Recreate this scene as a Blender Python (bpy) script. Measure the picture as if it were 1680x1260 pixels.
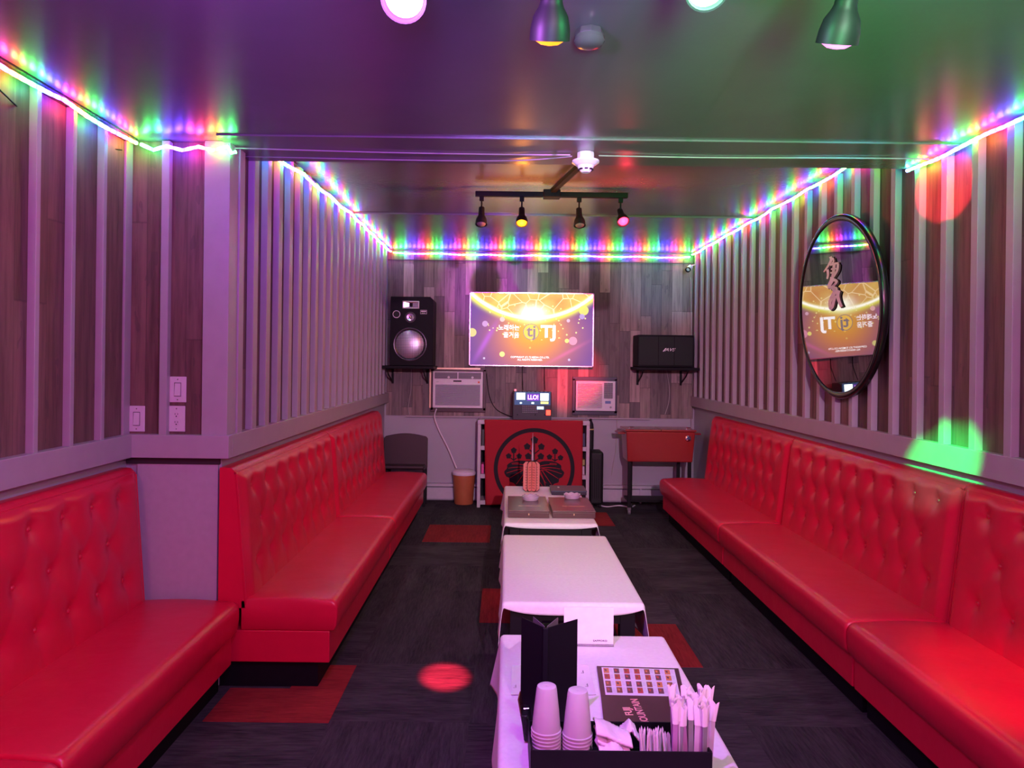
import bpy, bmesh, math, random
from mathutils import Vector, Matrix
random.seed(7)
for o in list(bpy.data.objects): bpy.data.objects.remove(o)
SC = bpy.context.scene
COL = SC.collection
PI = math.pi

# ------------------------------------------------------------------ camera, world, exposure
CAMZ, F, ROLL = 1.56, 1200.0, math.radians(0.7)
cd = bpy.data.cameras.new('camera'); cam = bpy.data.objects.new('camera', cd); COL.objects.link(cam)
cd.sensor_width = 36; cd.sensor_fit = 'HORIZONTAL'; cd.lens = 36*F/1680
cd.shift_x = 10/1680; cd.shift_y = -38/1680; cd.clip_start = .02
cam.matrix_world = Matrix.Translation((0, 0, CAMZ)) @ Matrix.Rotation(PI/2, 4, 'X') @ Matrix.Rotation(ROLL, 4, 'Z')
SC.camera = cam
w = bpy.data.worlds.new('world'); SC.world = w; w.use_nodes = True
w.node_tree.nodes['Background'].inputs[0].default_value = (.10, .05, .12, 1)
w.node_tree.nodes['Background'].inputs[1].default_value = .3
SC.view_settings.view_transform = 'Standard'; SC.view_settings.look = 'None'
SC.view_settings.gamma = 1; SC.view_settings.use_curve_mapping = False
SC.view_settings.exposure = 0.35

def at(px, py, d):
    """point seen at pixel px,py at depth d"""
    u, v = px-830, py-592; c, s = math.cos(ROLL), math.sin(ROLL)
    a, b = u*c+v*s, -u*s+v*c
    return Vector((a*d/F, d, CAMZ-b*d/F))
def atx(px, py, X):
    u, v = px-830, py-592; c, s = math.cos(ROLL), math.sin(ROLL)
    a = u*c+v*s
    return at(px, py, X*F/a)
def atz(px, py, Z):
    u, v = px-830, py-592; c, s = math.cos(ROLL), math.sin(ROLL)
    b = -u*s+v*c
    return at(px, py, (CAMZ-Z)*F/b)

# room dimensions
XL, XR, XN = -1.346, 2.105, -1.80          # far left wall, right wall, near (recessed) left wall
YB, YF, YC, YS, YM = 8.15, -2.6, 3.48, 3.76, 6.16   # back wall, wall behind camera, corner, ceiling step, ceiling seam
H1, H2 = 2.58, 2.79
RZ0, RZ1 = 1.084, 1.193

# ------------------------------------------------------------------ materials
class NT:
    def __init__(s, m): s.t = m.node_tree; s.n = s.t.nodes; s.l = s.t.links
    def inp(s, node, i, v):
        if v is None: return
        if isinstance(v, bpy.types.NodeSocket): s.l.new(v, node.inputs[i])
        else: node.inputs[i].default_value = v
    def m(s, op, a, b=None, c=None):
        n = s.n.new('ShaderNodeMath'); n.operation = op
        for i, v in enumerate((a, b, c)): s.inp(n, i, v)
        return n.outputs[0]
    def xyz(s, x, y, z):
        n = s.n.new('ShaderNodeCombineXYZ')
        for i, v in enumerate((x, y, z)): s.inp(n, i, v)
        return n.outputs[0]
    def coord(s):
        n = s.n.new('ShaderNodeTexCoord'); q = s.n.new('ShaderNodeSeparateXYZ'); s.l.new(n.outputs['Object'], q.inputs[0])
        return n.outputs['Object'], q.outputs[0], q.outputs[1], q.outputs[2]
    def wn(s, vec):
        n = s.n.new('ShaderNodeTexWhiteNoise'); s.l.new(vec, n.inputs[0]); return n.outputs['Value']
    def noise(s, vec, scale, detail=3, rough=.5):
        n = s.n.new('ShaderNodeTexNoise'); s.l.new(vec, n.inputs['Vector'])
        n.inputs['Scale'].default_value = scale; n.inputs['Detail'].default_value = detail; n.inputs['Roughness'].default_value = rough
        return n.outputs['Fac']
    def ramp(s, fac, stops, const=False):
        n = s.n.new('ShaderNodeValToRGB'); s.l.new(fac, n.inputs[0]); e = n.color_ramp.elements
        if const: n.color_ramp.interpolation = 'CONSTANT'
        while len(e) < len(stops): e.new(.5)
        for k, (p, c) in enumerate(stops): e[k].position = p; e[k].color = (*c, 1)
        return n.outputs[0]
    def mix(s, f, a, b, mode='MIX'):
        n = s.n.new('ShaderNodeMix'); n.data_type = 'RGBA'; n.blend_type = mode
        s.inp(n, 0, f)
        s.inp(n, 6, (*a, 1) if isinstance(a, tuple) else a); s.inp(n, 7, (*b, 1) if isinstance(b, tuple) else b)
        return n.outputs[2]
    def bump(s, h, strength, dist=.01):
        n = s.n.new('ShaderNodeBump'); s.l.new(h, n.inputs['Height'])
        n.inputs['Strength'].default_value = strength; n.inputs['Distance'].default_value = dist; return n.outputs[0]
    @property
    def bsdf(s): return s.n['Principled BSDF']
def newmat(name):
    m = bpy.data.materials.new(name); m.use_nodes = True; return m, NT(m)
MATS = {}
def pm(name, col, rough=.5, metal=0, var=.08, scale=30, bump=0, coat=0, trans=0, ior=1.45, emit=None, es=0):
    if name in MATS: return MATS[name]
    m, t = newmat(name); b = t.bsdf; vec, x, y, z = t.coord()
    n = t.noise(vec, scale)
    lo = tuple(c*(1-var) for c in col); hi = tuple(min(1, c*(1+var)) for c in col)
    t.l.new(t.mix(n, lo, hi), b.inputs['Base Color'])
    b.inputs['Roughness'].default_value = rough; b.inputs['Metallic'].default_value = metal
    b.inputs['Coat Weight'].default_value = coat; b.inputs['Coat Roughness'].default_value = .2
    b.inputs['Transmission Weight'].default_value = trans; b.inputs['IOR'].default_value = ior
    if emit: b.inputs['Emission Color'].default_value = (*emit, 1); b.inputs['Emission Strength'].default_value = es
    if bump: t.l.new(t.bump(t.noise(vec, scale*6, 2), bump, .002), b.inputs['Normal'])
    MATS[name] = m; return m

def plank_mat(name, axis, stops, width=.115, length=.8, rough=.55, gs=.75):
    m, t = newmat(name); b = t.bsdf; vec, x, y, z = t.coord()
    u = x if axis == 'x' else y
    cu = t.m('DIVIDE', u, width); col = t.m('FLOOR', cu)
    off = t.m('MULTIPLY', t.wn(t.xyz(col, 3.1, 0.)), 5.0)
    rz = t.m('ADD', t.m('DIVIDE', z, length), off); row = t.m('FLOOR', rz)
    rnd = t.wn(t.xyz(col, row, 7.))
    base = t.ramp(rnd, stops)
    gv = t.xyz(t.m('MULTIPLY', u, 34.), t.m('MULTIPLY', rnd, 40.), t.m('MULTIPLY', z, 2.4))
    g = t.noise(gv, 1.0, 6, .65)
    c = t.mix(1.0, base, t.ramp(g, [(.28, (.45, .42, .42)), (.5, (.95, .95, .95)), (.72, (1.35, 1.3, 1.28))]), 'MULTIPLY')
    kn = t.noise(t.xyz(t.m('MULTIPLY', u, 9.), rnd, t.m('MULTIPLY', z, 3.)), 2.0, 2)
    c = t.mix(t.m('MULTIPLY', t.m('LESS_THAN', kn, .33), .35), c, (.05, .04, .04))
    fu = t.m('ABSOLUTE', t.m('SUBTRACT', t.m('FRACT', cu), .5)); fz = t.m('ABSOLUTE', t.m('SUBTRACT', t.m('FRACT', rz), .5))
    gap = t.m('MAXIMUM', t.m('GREATER_THAN', fu, .487), t.m('GREATER_THAN', fz, .4975))
    c = t.mix(t.m('MULTIPLY', gap, gs), c, (.02, .015, .015))
    t.l.new(c, b.inputs['Base Color']); b.inputs['Roughness'].default_value = rough
    t.l.new(t.bump(t.m('SUBTRACT', g, gap), .35, .003), b.inputs['Normal'])
    return m
back_st = [(0, (.07, .06, .06)), (.3, (.17, .13, .115)), (.5, (.24, .19, .17)), (.75, (.36, .29, .26)), (.8, (.10, .085, .085)), (1, (.15, .125, .12))]
side_st = [(0, (.085, .047, .040)), (.4, (.15, .085, .070)), (.7, (.21, .125, .105)), (1, (.115, .065, .055))]
M_back = plank_mat('wood_planks_back', 'x', back_st)
M_side = plank_mat('wood_planks_side', 'y', side_st, .19, 1.7, gs=.3)
M_face = plank_mat('wood_planks_face', 'x', side_st, .19, 1.7, gs=.3)

def carpet_mat(name, c1, c2):
    m, t = newmat(name); b = t.bsdf; vec, x, y, z = t.coord()
    tx = t.m('DIVIDE', t.m('ADD', x, .14), .6); ty = t.m('DIVIDE', t.m('SUBTRACT', y, .15), .6)
    ix, iy = t.m('FLOOR', tx), t.m('FLOOR', ty)
    rnd = t.wn(t.xyz(ix, iy, 2.))
    sw = t.m('GREATER_THAN', rnd, .45)
    uu = t.m('ADD', t.m('MULTIPLY', x, sw), t.m('MULTIPLY', y, t.m('SUBTRACT', 1., sw)))
    vv = t.m('ADD', t.m('MULTIPLY', y, sw), t.m('MULTIPLY', x, t.m('SUBTRACT', 1., sw)))
    st = t.noise(t.xyz(t.m('MULTIPLY', uu, 90.), t.m('MULTIPLY', vv, 9.), rnd), 1., 3, .7)
    st2 = t.noise(t.xyz(t.m('MULTIPLY', uu, 8.), t.m('MULTIPLY', vv, 2.), rnd), 1., 2)
    f = t.m('ADD', t.m('MULTIPLY', st, .6), t.m('MULTIPLY', st2, .4))
    c = t.ramp(f, [(.32, c1), (.68, c2)])
    c = t.mix(t.m('MULTIPLY', rnd, .35), c, tuple(q*.55 for q in c1))
    t.l.new(c, b.inputs['Base Color']); b.inputs['Roughness'].default_value = .9
    b.inputs['Specular IOR Level'].default_value = .2
    t.l.new(t.bump(st, .6, .004), b.inputs['Normal'])
    return m
M_carpet = carpet_mat('charcoal_carpet', (.012, .012, .016), (.075, .07, .075))
M_carpet_red = carpet_mat('red_carpet', (.16, .010, .012), (.36, .035, .035))

def ceiling_mat():
    m, t = newmat('ceiling_gloss'); b = t.bsdf; vec, x, y, z = t.coord()
    n = t.noise(vec, 3.)
    t.l.new(t.mix(n, (.115, .11, .12), (.145, .138, .15)), b.inputs['Base Color'])
    b.inputs['Roughness'].default_value = .23; b.inputs['Specular IOR Level'].default_value = .7
    nn = t.noise(t.xyz(t.m('MULTIPLY', x, 1.), t.m('MULTIPLY', y, .8), z), 45., 3)
    t.l.new(t.bump(nn, .12, .004), b.inputs['Normal'])
    return m
M_ceil = ceiling_mat()

def vinyl_mat():
    m, t = newmat('red_vinyl'); b = t.bsdf; vec, x, y, z = t.coord()
    n = t.noise(vec, 5.)
    t.l.new(t.mix(n, (.55, .006, .038), (.66, .008, .050)), b.inputs['Base Color'])
    b.inputs['Roughness'].default_value = .31; b.inputs['Specular IOR Level'].default_value = .5
    g = t.m('ADD', t.m('MULTIPLY', t.noise(vec, 9., 3), 1.0), t.m('MULTIPLY', t.noise(vec, 260., 2), .08))
    t.l.new(t.bump(g, .25, .012), b.inputs['Normal'])
    return m
M_vinyl = vinyl_mat()

def led_mat():
    m, t = newmat('rgb_led'); vec, x, y, z = t.coord()
    s = t.m('ADD', x, y)
    f = t.m('FRACT', t.m('DIVIDE', s, .40))
    c = t.ramp(f, [(0, (1, .02, .01)), (.12, (1, .22, .01)), (.20, (.05, 1, .05)), (.42, (.0, 1, .18)), (.47, (.1, .3, 1)),
                   (.54, (.03, .02, 1)), (.76, (.12, .01, 1)), (.86, (.9, .02, .5)), (1, (1, .02, .01))])
    d = t.m('POWER', t.m('ABSOLUTE', t.m('SINE', t.m('MULTIPLY', s, PI/.05))), 2.)
    c2 = t.mix(.035, c, (1, .9, 1))
    e = t.n.new('ShaderNodeEmission'); t.l.new(c2, e.inputs[0]); t.l.new(t.m('ADD', t.m('MULTIPLY', d, LED*1.3), LED*.35), e.inputs[1])
    t.l.new(e.outputs[0], t.n['Material Output'].inputs[0]); t.n.remove(t.bsdf)
    return m
LED = 40.
M_led = led_mat()
def emat(name, col, s):
    if name in MATS: return MATS[name]
    m, t = newmat(name); b = t.bsdf; b.inputs['Base Color'].default_value = (*[c*.5 for c in col], 1)
    b.inputs['Emission Color'].default_value = (*col, 1); b.inputs['Emission Strength'].default_value = s
    MATS[name] = m; return m

P = pm('grey_wall_paint', (.36, .36, .40), .42, scale=4, bump=.1)
P2 = pm('batten_paint', (.37, .34, .37), .42, scale=12, bump=.1)
BLK = pm('black_plastic', (.008, .008, .010), .5, var=.2); BLK.node_tree.nodes['Principled BSDF'].inputs['Specular IOR Level'].default_value = .25
BLK2 = pm('black_metal', (.006, .006, .007), .5); BLK2.node_tree.nodes['Principled BSDF'].inputs['Specular IOR Level'].default_value = .2
WHT = pm('white_plastic', (.72, .72, .74), .4)
CREAM = pm('white_enamel', (.66, .66, .70), .35)
CLOTH = pm('white_linen', (.80, .79, .82), .85, scale=60, bump=.35)
CHROME = pm('chrome', (.8, .8, .82), .15, metal=1)
BROWN = pm('dark_brown_laminate', (.03, .013, .017), .5)
TAUPE = pm('taupe_card', (.11, .06, .058), .25)
PAPER = pm('white_paper', (.80, .78, .82), .7)
GLASS = pm('clear_glass', (.95, .93, .97), .06, trans=1, ior=1.45)
NAVY = pm('matte_black_card', (.016, .018, .028), .5)
RUBBER = pm('rubber', (.01, .01, .01), .7)

# ------------------------------------------------------------------ mesh builder
class MB:
    def __init__(s): s.v = []; s.f = []; s.mi = []; s.cur = 0
    def add(s, vs, fs):
        o = len(s.v); s.v += [Vector(p) for p in vs]
        for f in fs: s.f.append([i+o for i in f]); s.mi.append(s.cur)
        return s
    def box(s, x0, x1, y0, y1, z0, z1):
        return s.add([(x0,y0,z0),(x1,y0,z0),(x1,y1,z0),(x0,y1,z0),(x0,y0,z1),(x1,y0,z1),(x1,y1,z1),(x0,y1,z1)],
                     [(3,2,1,0),(4,5,6,7),(0,1,5,4),(1,2,6,5),(2,3,7,6),(3,0,4,7)])
    def obox(s, c, hx, hy, hz):
        """oriented box: centre and three half-axis vectors"""
        c, hx, hy, hz = Vector(c), Vector(hx), Vector(hy), Vector(hz); v = []
        for k in (-1, 1):
            for i, j in ((-1,-1),(1,-1),(1,1),(-1,1)): v.append(c+hx*i+hy*j+hz*k)
        return s.add(v, [(3,2,1,0),(4,5,6,7),(0,1,5,4),(1,2,6,5),(2,3,7,6),(3,0,4,7)])
    def lathe(s, c, ax, prof, n=24, cap=True):
        """prof: list of (distance along axis, radius)"""
        c, ax = Vector(c), Vector(ax).normalized()
        a = ax.orthogonal().normalized(); b = ax.cross(a)
        v = []; f = []
        for (h, r) in prof:
            for k in range(n):
                t = 2*PI*k/n; v.append(c+ax*h+(a*math.cos(t)+b*math.sin(t))*r)
        for i in range(len(prof)-1):
            for k in range(n):
                k2 = (k+1) % n; f.append((i*n+k, i*n+k2, (i+1)*n+k2, (i+1)*n+k))
        if cap:
            f.append(tuple(reversed(range(n)))); f.append(tuple(range((len(prof)-1)*n, len(prof)*n)))
        return s.add(v, f)
    def cyl(s, p0, p1, r, r1=None, n=20):
        p0, p1 = Vector(p0), Vector(p1)
        return s.lathe(p0, p1-p0, [(0, r), ((p1-p0).length, r if r1 is None else r1)], n)
    def tube(s, pts, r, n=8):
        pts = [Vector(p) for p in pts]; v = []; f = []; N = len(pts)
        a = None
        for i, p in enumerate(pts):
            d = (pts[min(i+1, N-1)]-pts[max(i-1, 0)]).normalized()
            a = d.orthogonal().normalized() if a is None else (a-d*a.dot(d)).normalized()
            b = d.cross(a)
            for k in range(n):
                t = 2*PI*k/n; v.append(p+(a*math.cos(t)+b*math.sin(t))*r)
        for i in range(N-1):
            for k in range(n):
                k2 = (k+1) % n; f.append((i*n+k, i*n+k2, (i+1)*n+k2, (i+1)*n+k))
        f.append(tuple(reversed(range(n)))); f.append(tuple(range((N-1)*n, N*n)))
        return s.add(v, f)
    def prism(s, outline, d):
        """outline: 3D points, d: extrusion vector"""
        n = len(outline); d = Vector(d); a = [Vector(p) for p in outline]
        return s.add(a+[p+d for p in a], [tuple(reversed(range(n))), tuple(range(n, 2*n))]+[(k, (k+1) % n, n+(k+1) % n, n+k) for k in range(n)])
    def grid(s, fn, nu, nv):
        v = [fn(i/nu, j/nv) for j in range(nv+1) for i in range(nu+1)]
        f = [(j*(nu+1)+i, j*(nu+1)+i+1, (j+1)*(nu+1)+i+1, (j+1)*(nu+1)+i) for j in range(nv) for i in range(nu)]
        return s.add(v, f)
ORG = {}
def obj(name, mb, mat, parent=None, smooth=False, bevel=0, seg=2, fixn=True):
    org = ORG.get(parent.name, Vector((0,0,0))) if parent else Vector((0,0,0))
    me = bpy.data.meshes.new(name)
    me.from_pydata([tuple(v-org) for v in mb.v], [], mb.f)
    for m in (mat if isinstance(mat, (list, tuple)) else [mat]): me.materials.append(m)
    for p, i in zip(me.polygons, mb.mi): p.material_index = i
    if fixn:
        bm = bmesh.new(); bm.from_mesh(me); bmesh.ops.recalc_face_normals(bm, faces=bm.faces); bm.to_mesh(me); bm.free()
    if smooth:
        me.polygons.foreach_set('use_smooth', [True]*len(me.polygons))
        if smooth != 'all':
            try: me.set_sharp_from_angle(angle=math.radians(40))
            except Exception: pass
    me.update()
    o = bpy.data.objects.new(name, me); COL.objects.link(o)
    if parent: o.parent = parent
    ORG[o.name] = org
    if bevel:
        b = o.modifiers.new('bevel', 'BEVEL'); b.width = bevel; b.segments = seg; b.limit_method = 'ANGLE'
        me.polygons.foreach_set('use_smooth', [True]*len(me.polygons))
        b.harden_normals = False
        wn = o.modifiers.new('wn', 'WEIGHTED_NORMAL'); wn.keep_sharp = True
    return o
def thing(name, label, cat, loc, group=None):
    o = bpy.data.objects.new(name, None); COL.objects.link(o); o.location = loc; o.empty_display_size = .05
    o['label'] = label; o['category'] = cat
    if group: o['group'] = group
    ORG[o.name] = Vector(loc); return o
def tag(o, label, cat, group=None):
    o['label'] = label; o['category'] = cat
    if group: o['group'] = group
    return o
def struct(o): o['kind'] = 'structure'; return o
def recenter(o):
    """move a single-mesh thing's origin to its base"""
    me = o.data; xs = [v.co for v in me.vertices]
    c = Vector(((min(v.x for v in xs)+max(v.x for v in xs))/2, (min(v.y for v in xs)+max(v.y for v in xs))/2, min(v.z for v in xs)))
    me.transform(Matrix.Translation(-c)); o.location = o.location+c; return o
def text(name, s, size, mat, parent, M, ext=.0005, align='CENTER', sx=1, shear=0, bold=0):
    cu = bpy.data.curves.new(name, 'FONT'); cu.body = s; cu.size = size; cu.extrude = ext; cu.align_x = align; cu.align_y = 'CENTER'
    cu.shear = shear; cu.offset = bold
    t = bpy.data.objects.new(name, cu); COL.objects.link(t)
    bpy.context.view_layer.update()
    me = bpy.data.meshes.new_from_object(t.evaluated_get(bpy.context.evaluated_depsgraph_get()))
    bpy.data.objects.remove(t)
    org = ORG.get(parent.name, Vector((0,0,0)))
    me.transform(Matrix.Translation(-org) @ M @ Matrix.Diagonal((sx, 1, 1, 1)))
    me.materials.clear(); me.materials.append(mat)
    o = bpy.data.objects.new(name, me); COL.objects.link(o); o.parent = parent; ORG[o.name] = org
    return o
def facing(p): return Matrix.Translation(p) @ Matrix.Rotation(PI/2, 4, 'X')     # text upright, facing the camera side (-y)
def copyd(o, parent=None):
    c = o.copy(); COL.objects.link(c)
    if parent: c.parent = parent
    ORG[c.name] = ORG.get(o.name, Vector((0,0,0))); return c

# ------------------------------------------------------------------ the room
mb = MB(); mb.box(-2.4, 2.6, YF, YB+.2, -.1, 0)
floor = struct(obj('floor', mb, M_carpet))
mb = MB()
for (x0, x1, y0, y1) in ((-1.28, -.74, 3.13, 3.45), (-1.0, -.74, 3.45, 3.72), (-.70, -.12, 6.27, 6.92), (-.14, .46, 4.35, 5.0), (.44, 1.03, 3.75, 4.36), (.46, 1.06, 6.96, 7.58)):
    mb.box(x0, x1, y0, y1, -.004, .0025)
struct(obj('red_carpet_tiles', mb, M_carpet_red, floor))

def wall_box(name, x0, x1, y0, y1, z0, z1, mat, parent=None): return struct(obj(name, MB().box(x0, x1, y0, y1, z0, z1), mat, parent))
wall_back = wall_box('wall_back', XN-.2, XR+.2, YB, YB+.15, 0, H2+.1, P)
wall_box('panelling', XL+.02, XR-.02, YB-.015, YB, .94, H2-.02, M_back, wall_back)
wall_left = wall_box('wall_left', XL-.12, XL, YC, YB, 0, H2+.1, P)
wall_box('panelling', XL-.001, XL+.008, YC+.02, YB-.02, RZ1-.02, H2-.01, M_side, wall_left)
wall_recess = wall_box('wall_recess_left', XN-.12, XN, YF, YC+.12, 0, H2+.1, P)
wall_box('panelling', XN-.001, XN+.008, YF, YC-.001, RZ1-.02, H1-.001, M_side, wall_recess)
wall_face = wall_box('wall_recess_face', XN, XL-.1, YC, YC+.12, 0, H2+.1, P)
wall_box('panelling', XN, XL-.02, YC-.008, YC+.001, RZ1-.02, H1-.001, M_face, wall_face)
wall_right = wall_box('wall_right', XR, XR+.12, YF, YB, 0, H2+.1, P)
wall_box('panelling', XR-.008, XR+.001, YF, YB-.02, RZ1-.02, H2-.01, M_side, wall_right)
wall_front = wall_box('wall_front', XN-.2, XR+.2, YF-.12, YF, 0, H2+.1, P)
# lower panel in the corner, gloss painted
wall_box('gloss_panel', XN+.06, XL-.012, YC-.014, YC, .02, 1.06, pm('gloss_grey', (.40, .38, .42), .22), wall_face)
struct(obj('trim_11', MB().box(XN+.01, XL-.005, YC-.018, YC, 1.052, RZ0-.001), pm('gap_shadow', (.03, .022, .025), .7)))  # dark strip painted in for the shadow line in the gap under the rail
# ceilings
ceiling = struct(obj('ceiling', MB().box(XN-.1, XR+.1, YS, YB+.1, H2, H2+.1), M_ceil))
near = MB().box(XN-.1, XR+.1, YF-.1, YS, H1, H2+.1)
struct(obj('dropped_ceiling', near, M_ceil, ceiling))
struct(obj('ceiling_board', MB().box(XL+.01, XR-.01, YS-.42, YS+.003, H1-.008, H1+.002), M_ceil, ceiling))
struct(obj('ceiling_board', MB().box(XL+.01, XR-.01, YM-.03, YB-.02, H2-.012, H2+.002), M_ceil, ceiling))
# battens
def battens(parent, axis, base, sign, start, step, n, z0, z1, wd=.045, dp=.036):
    me0 = None
    for k in range(n):
        c = start+k*step
        if axis == 'y':
            q = MB().box(-dp/2, dp/2, -wd/2, wd/2, z0, z1)
            loc = (base+sign*dp/2, c, 0)
        else:
            q = MB().box(-wd/2, wd/2, -dp/2, dp/2, z0, z1)
            loc = (c, base+sign*dp/2, 0)
        if me0 is None:
            o = obj('batten', q, P2, parent, bevel=.002); me0 = o
        else:
            o = me0.copy(); COL.objects.link(o)
        o.location = loc; struct(o)
battens(wall_left, 'y', XL+.008, 1, 3.59, .205, 22, RZ1-.005, H2-.03, .065)
battens(wall_right, 'y', XR-.008, -1, 2.995-.23*3, .23, 26, RZ1-.005, H1-.002) if False else None
battens(wall_right, 'y', XR-.008, -1, 3.915, .228, 19, RZ1-.005, H2-.03)
battens(wall_right, 'y', XR-.008, -1, 3.687-.228*13, .228, 14, RZ1-.005, H1-.012)
battens(wall_recess, 'y', XN+.008, 1, 3.2-.228*12, .228, 13, RZ1-.005, H1-.005, .026, .032)
battens(wall_face, 'x', YC-.008, -1, -1.61, .2, 1, RZ1-.005, H1-.005, .036)
battens(wall_recess, 'y', XN+.008, 1, 3.44, .2, 1, RZ1-.005, H1-.005, .06, .012)
# corner post
struct(obj('trim_1', MB().box(XL-.085, XL+.036, YC-.036, YC+.075, RZ1-.005, H1), P2, bevel=.003))
# chair rails
def rail(n, x0, x1, y0, y1):
    struct(obj('trim_%d' % n, MB().box(x0, x1, y0, y1, RZ0, RZ1), P2, bevel=.003))
rail(2, XN, XN+.05, YF, YC-.05); rail(3, XN, XL+.05, YC-.05, YC); rail(4, XL, XL+.05, YC, YB-.02)
rail(5, XR-.05, XR, YF, YB-.02)
# white ledge under the panelling on the back wall
for n, (a, b) in zip((6, 7), ((665, 788), (962, 1066))):
    p, q = at(a, 684, 8.1), at(b, 684, 8.1)
    struct(obj('trim_%d' % n, MB().box(p.x, q.x, 8.10, 8.15, .925, .942), P2, bevel=.002))
struct(obj('trim_8', MB().box(XL+.02, XR-.02, YB-.022, YB-.015, 2.665, 2.672), pm('dark_seam', (.06, .05, .05), .6)))
# baseboard heater
bbp = pm('heater_enamel', (.5, .5, .54), .35)
mb = MB(); mb.box(-.9, 2.0, 8.105, 8.15, .02, .15); mb.box(-.9, 2.0, 8.07, 8.15, .165, .195)
for k in range(7): mb.box(-.9+k*.48, -.885+k*.48, 8.08, 8.15, 0, .19)
tag(recenter(obj('baseboard_heater', mb, bbp)), 'long low grey baseboard heater along the foot of the back wall', 'heater')

# ------------------------------------------------------------------ banquettes
def seg_dist(px, py, ax, ay, bx, by):
    dx, dy = bx-ax, by-ay; L = dx*dx+dy*dy
    t = max(0, min(1, ((px-ax)*dx+(py-ay)*dy)/L)); return math.hypot(px-ax-t*dx, py-ay-t*dy)
btn_me = None
def bench(side, y0, y1, xw, xt, xb, xf, label, near_cap=False):
    """side: +1 wall at +x ; xt/xb front of back at top/bottom; xf seat front"""
    global btn_me
    g = .006; ya, yb = y0+g, y1-g; L = yb-ya
    root = thing('banquette', label, 'bench', ((xw+xf)/2, (y0+y1)/2, 0), 'red tufted banquettes along the walls')
    rows = [.93, .75, .565]; n = max(2, round((L-.14)/.21)); sp = (L-.14)/n
    pts = []
    for r, z in enumerate(rows):
        if r % 2 == 0: pts.append([(ya+.07+sp*(k+.5), z) for k in range(n)])
        else: pts.append([(ya+.07+sp*k, z) for k in range(n+1)][0:] if L < 1 else [(ya+.07+sp*k, z) for k in range(1, n)])
    segs = []
    for (a, z) in pts[0]: segs.append((a, z, a, 1.01))
    for (a, z) in pts[2]: segs.append((a, z, a, .40))
    for (a, z) in pts[1]:
        for (b, z2) in pts[0]+pts[2]:
            if abs(b-a) < sp*.6: segs.append((a, z, b, z2))
    allp = [q for r in pts for q in r]
    zb, zt, rr = .38, 1.04, .03
    def fpos(y, z, off):
        k = (z-zb)/(zt-zb); x = xb+(xt-xb)*k**1.0
        return Vector((x-side*off, y, z))
    buckets = {}
    for s_ in segs: buckets.setdefault(0, []).append(s_)
    def disp(y, z):
        if z > 1.02: return 0.
        e = min(1, (y-ya)/.05, (yb-y)/.05, (1.025-z)/.04); e = max(0, e)
        dd = min([math.hypot(y-a, z-b) for a, b in allp if abs(y-a) < .3] or [1])
        ds = min([seg_dist(y, z, *q) for q in segs if min(q[0], q[2])-.25 < y < max(q[0], q[2])+.25] or [1])
        puff = .004*(1-math.exp(-(ds/.014)))+.026*(1-math.exp(-(dd/.042)**1.4))
        return e*puff
    ny = max(20, int(L/.014)); nz = 46
    def P_(u, v):
        y = ya+(yb-ya)*u
        if v < .92:
            z = zb+(1.01-zb)*v/.92; return fpos(y, z, disp(y, z)-.0)
        t = (v-.92)/.08
        if t < .6:
            a = t/.6*PI/2; return fpos(y, 1.01, 0)+Vector((side*rr*(1-math.cos(a)), 0, rr*math.sin(a)))
        a = (t-.6)/.4; p = fpos(y, 1.01, 0)+Vector((side*rr, 0, rr)); return Vector((p.x+(xw-side*.004-p.x)*a, y, p.z))
    m = MB(); m.grid(P_, ny, nz)
    for yy, u in ((ya, 0), (yb, 1)):
        prof = [P_(u, j/nz) for j in range(nz+1)]+[Vector((xw-side*.004, yy, zb))]
        m.add(prof, [tuple(range(len(prof)))])
    obj('backrest', m, M_vinyl, root, smooth=True, fixn=True)
    # piping
    x2 = xt-side*.002
    pp = []
    for yy in (ya+.002, yb-.002):
        obj('piping', MB().tube([fpos(yy, .40+.61*j/12, .004) for j in range(13)], .006, 6), M_vinyl, root, smooth=True)
    obj('piping', MB().tube([fpos(ya, 1.015, .0), fpos(yb, 1.015, .0)], .006, 6), M_vinyl, root, smooth=True)
    # buttons
    for a, z in allp:
        if btn_me is None:
            q = MB().lathe((0, 0, 0), (1, 0, 0), [(-.006, .011), (0, .011), (.004, .008), (.006, .003)], 10)
            me = bpy.data.meshes.new('button'); me.from_pydata([tuple(v) for v in q.v], [], q.f); me.materials.append(M_vinyl)
            me.polygons.foreach_set('use_smooth', [True]*len(me.polygons)); btn_me = me
        b = bpy.data.objects.new('button', btn_me); COL.objects.link(b); b.parent = root
        b.location = fpos(a, z, .004)-root.location; b.rotation_euler = (0, 0, PI if side > 0 else 0)
    # seat cushion with a crowned top
    xbk = xb+side*.02
    zc0, zc1 = .272, .425
    prof = [(xf+side*.012, zc0), (xf, zc0+.02), (xf-side*.006, zc0+.07)]
    for k in range(7):
        a = k/6*PI/2; prof.append((xf+side*.035-side*.041*math.cos(a), zc1-.045+.045*math.sin(a)))
    for k in range(1, 9):
        t = k/8; prof.append((xf+side*.035+(xbk-xf-side*.035)*t, zc1+.010*math.sin(PI*t)))
    prof.append((xbk, zc0))
    def ring(y, s):
        cx, cz = (xf+xbk)/2, (zc0+zc1)/2
        return [Vector((cx+(x-cx)*s[0], y, cz+(z-cz)*s[1])) for x, z in prof]
    stations = [(ya+.0, (.985, .84)), (ya+.006, (.995, .95)), (ya+.02, (1, 1)), (ya+.10, (1, 1.02)), ((ya+yb)/2, (1, 1.04)), (yb-.10, (1, 1.02)), (yb-.02, (1, 1)), (yb-.006, (.995, .95)), (yb, (.985, .84))]
    vs = []; N = len(prof)
    for y, s in stations: vs += ring(y, s)
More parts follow.
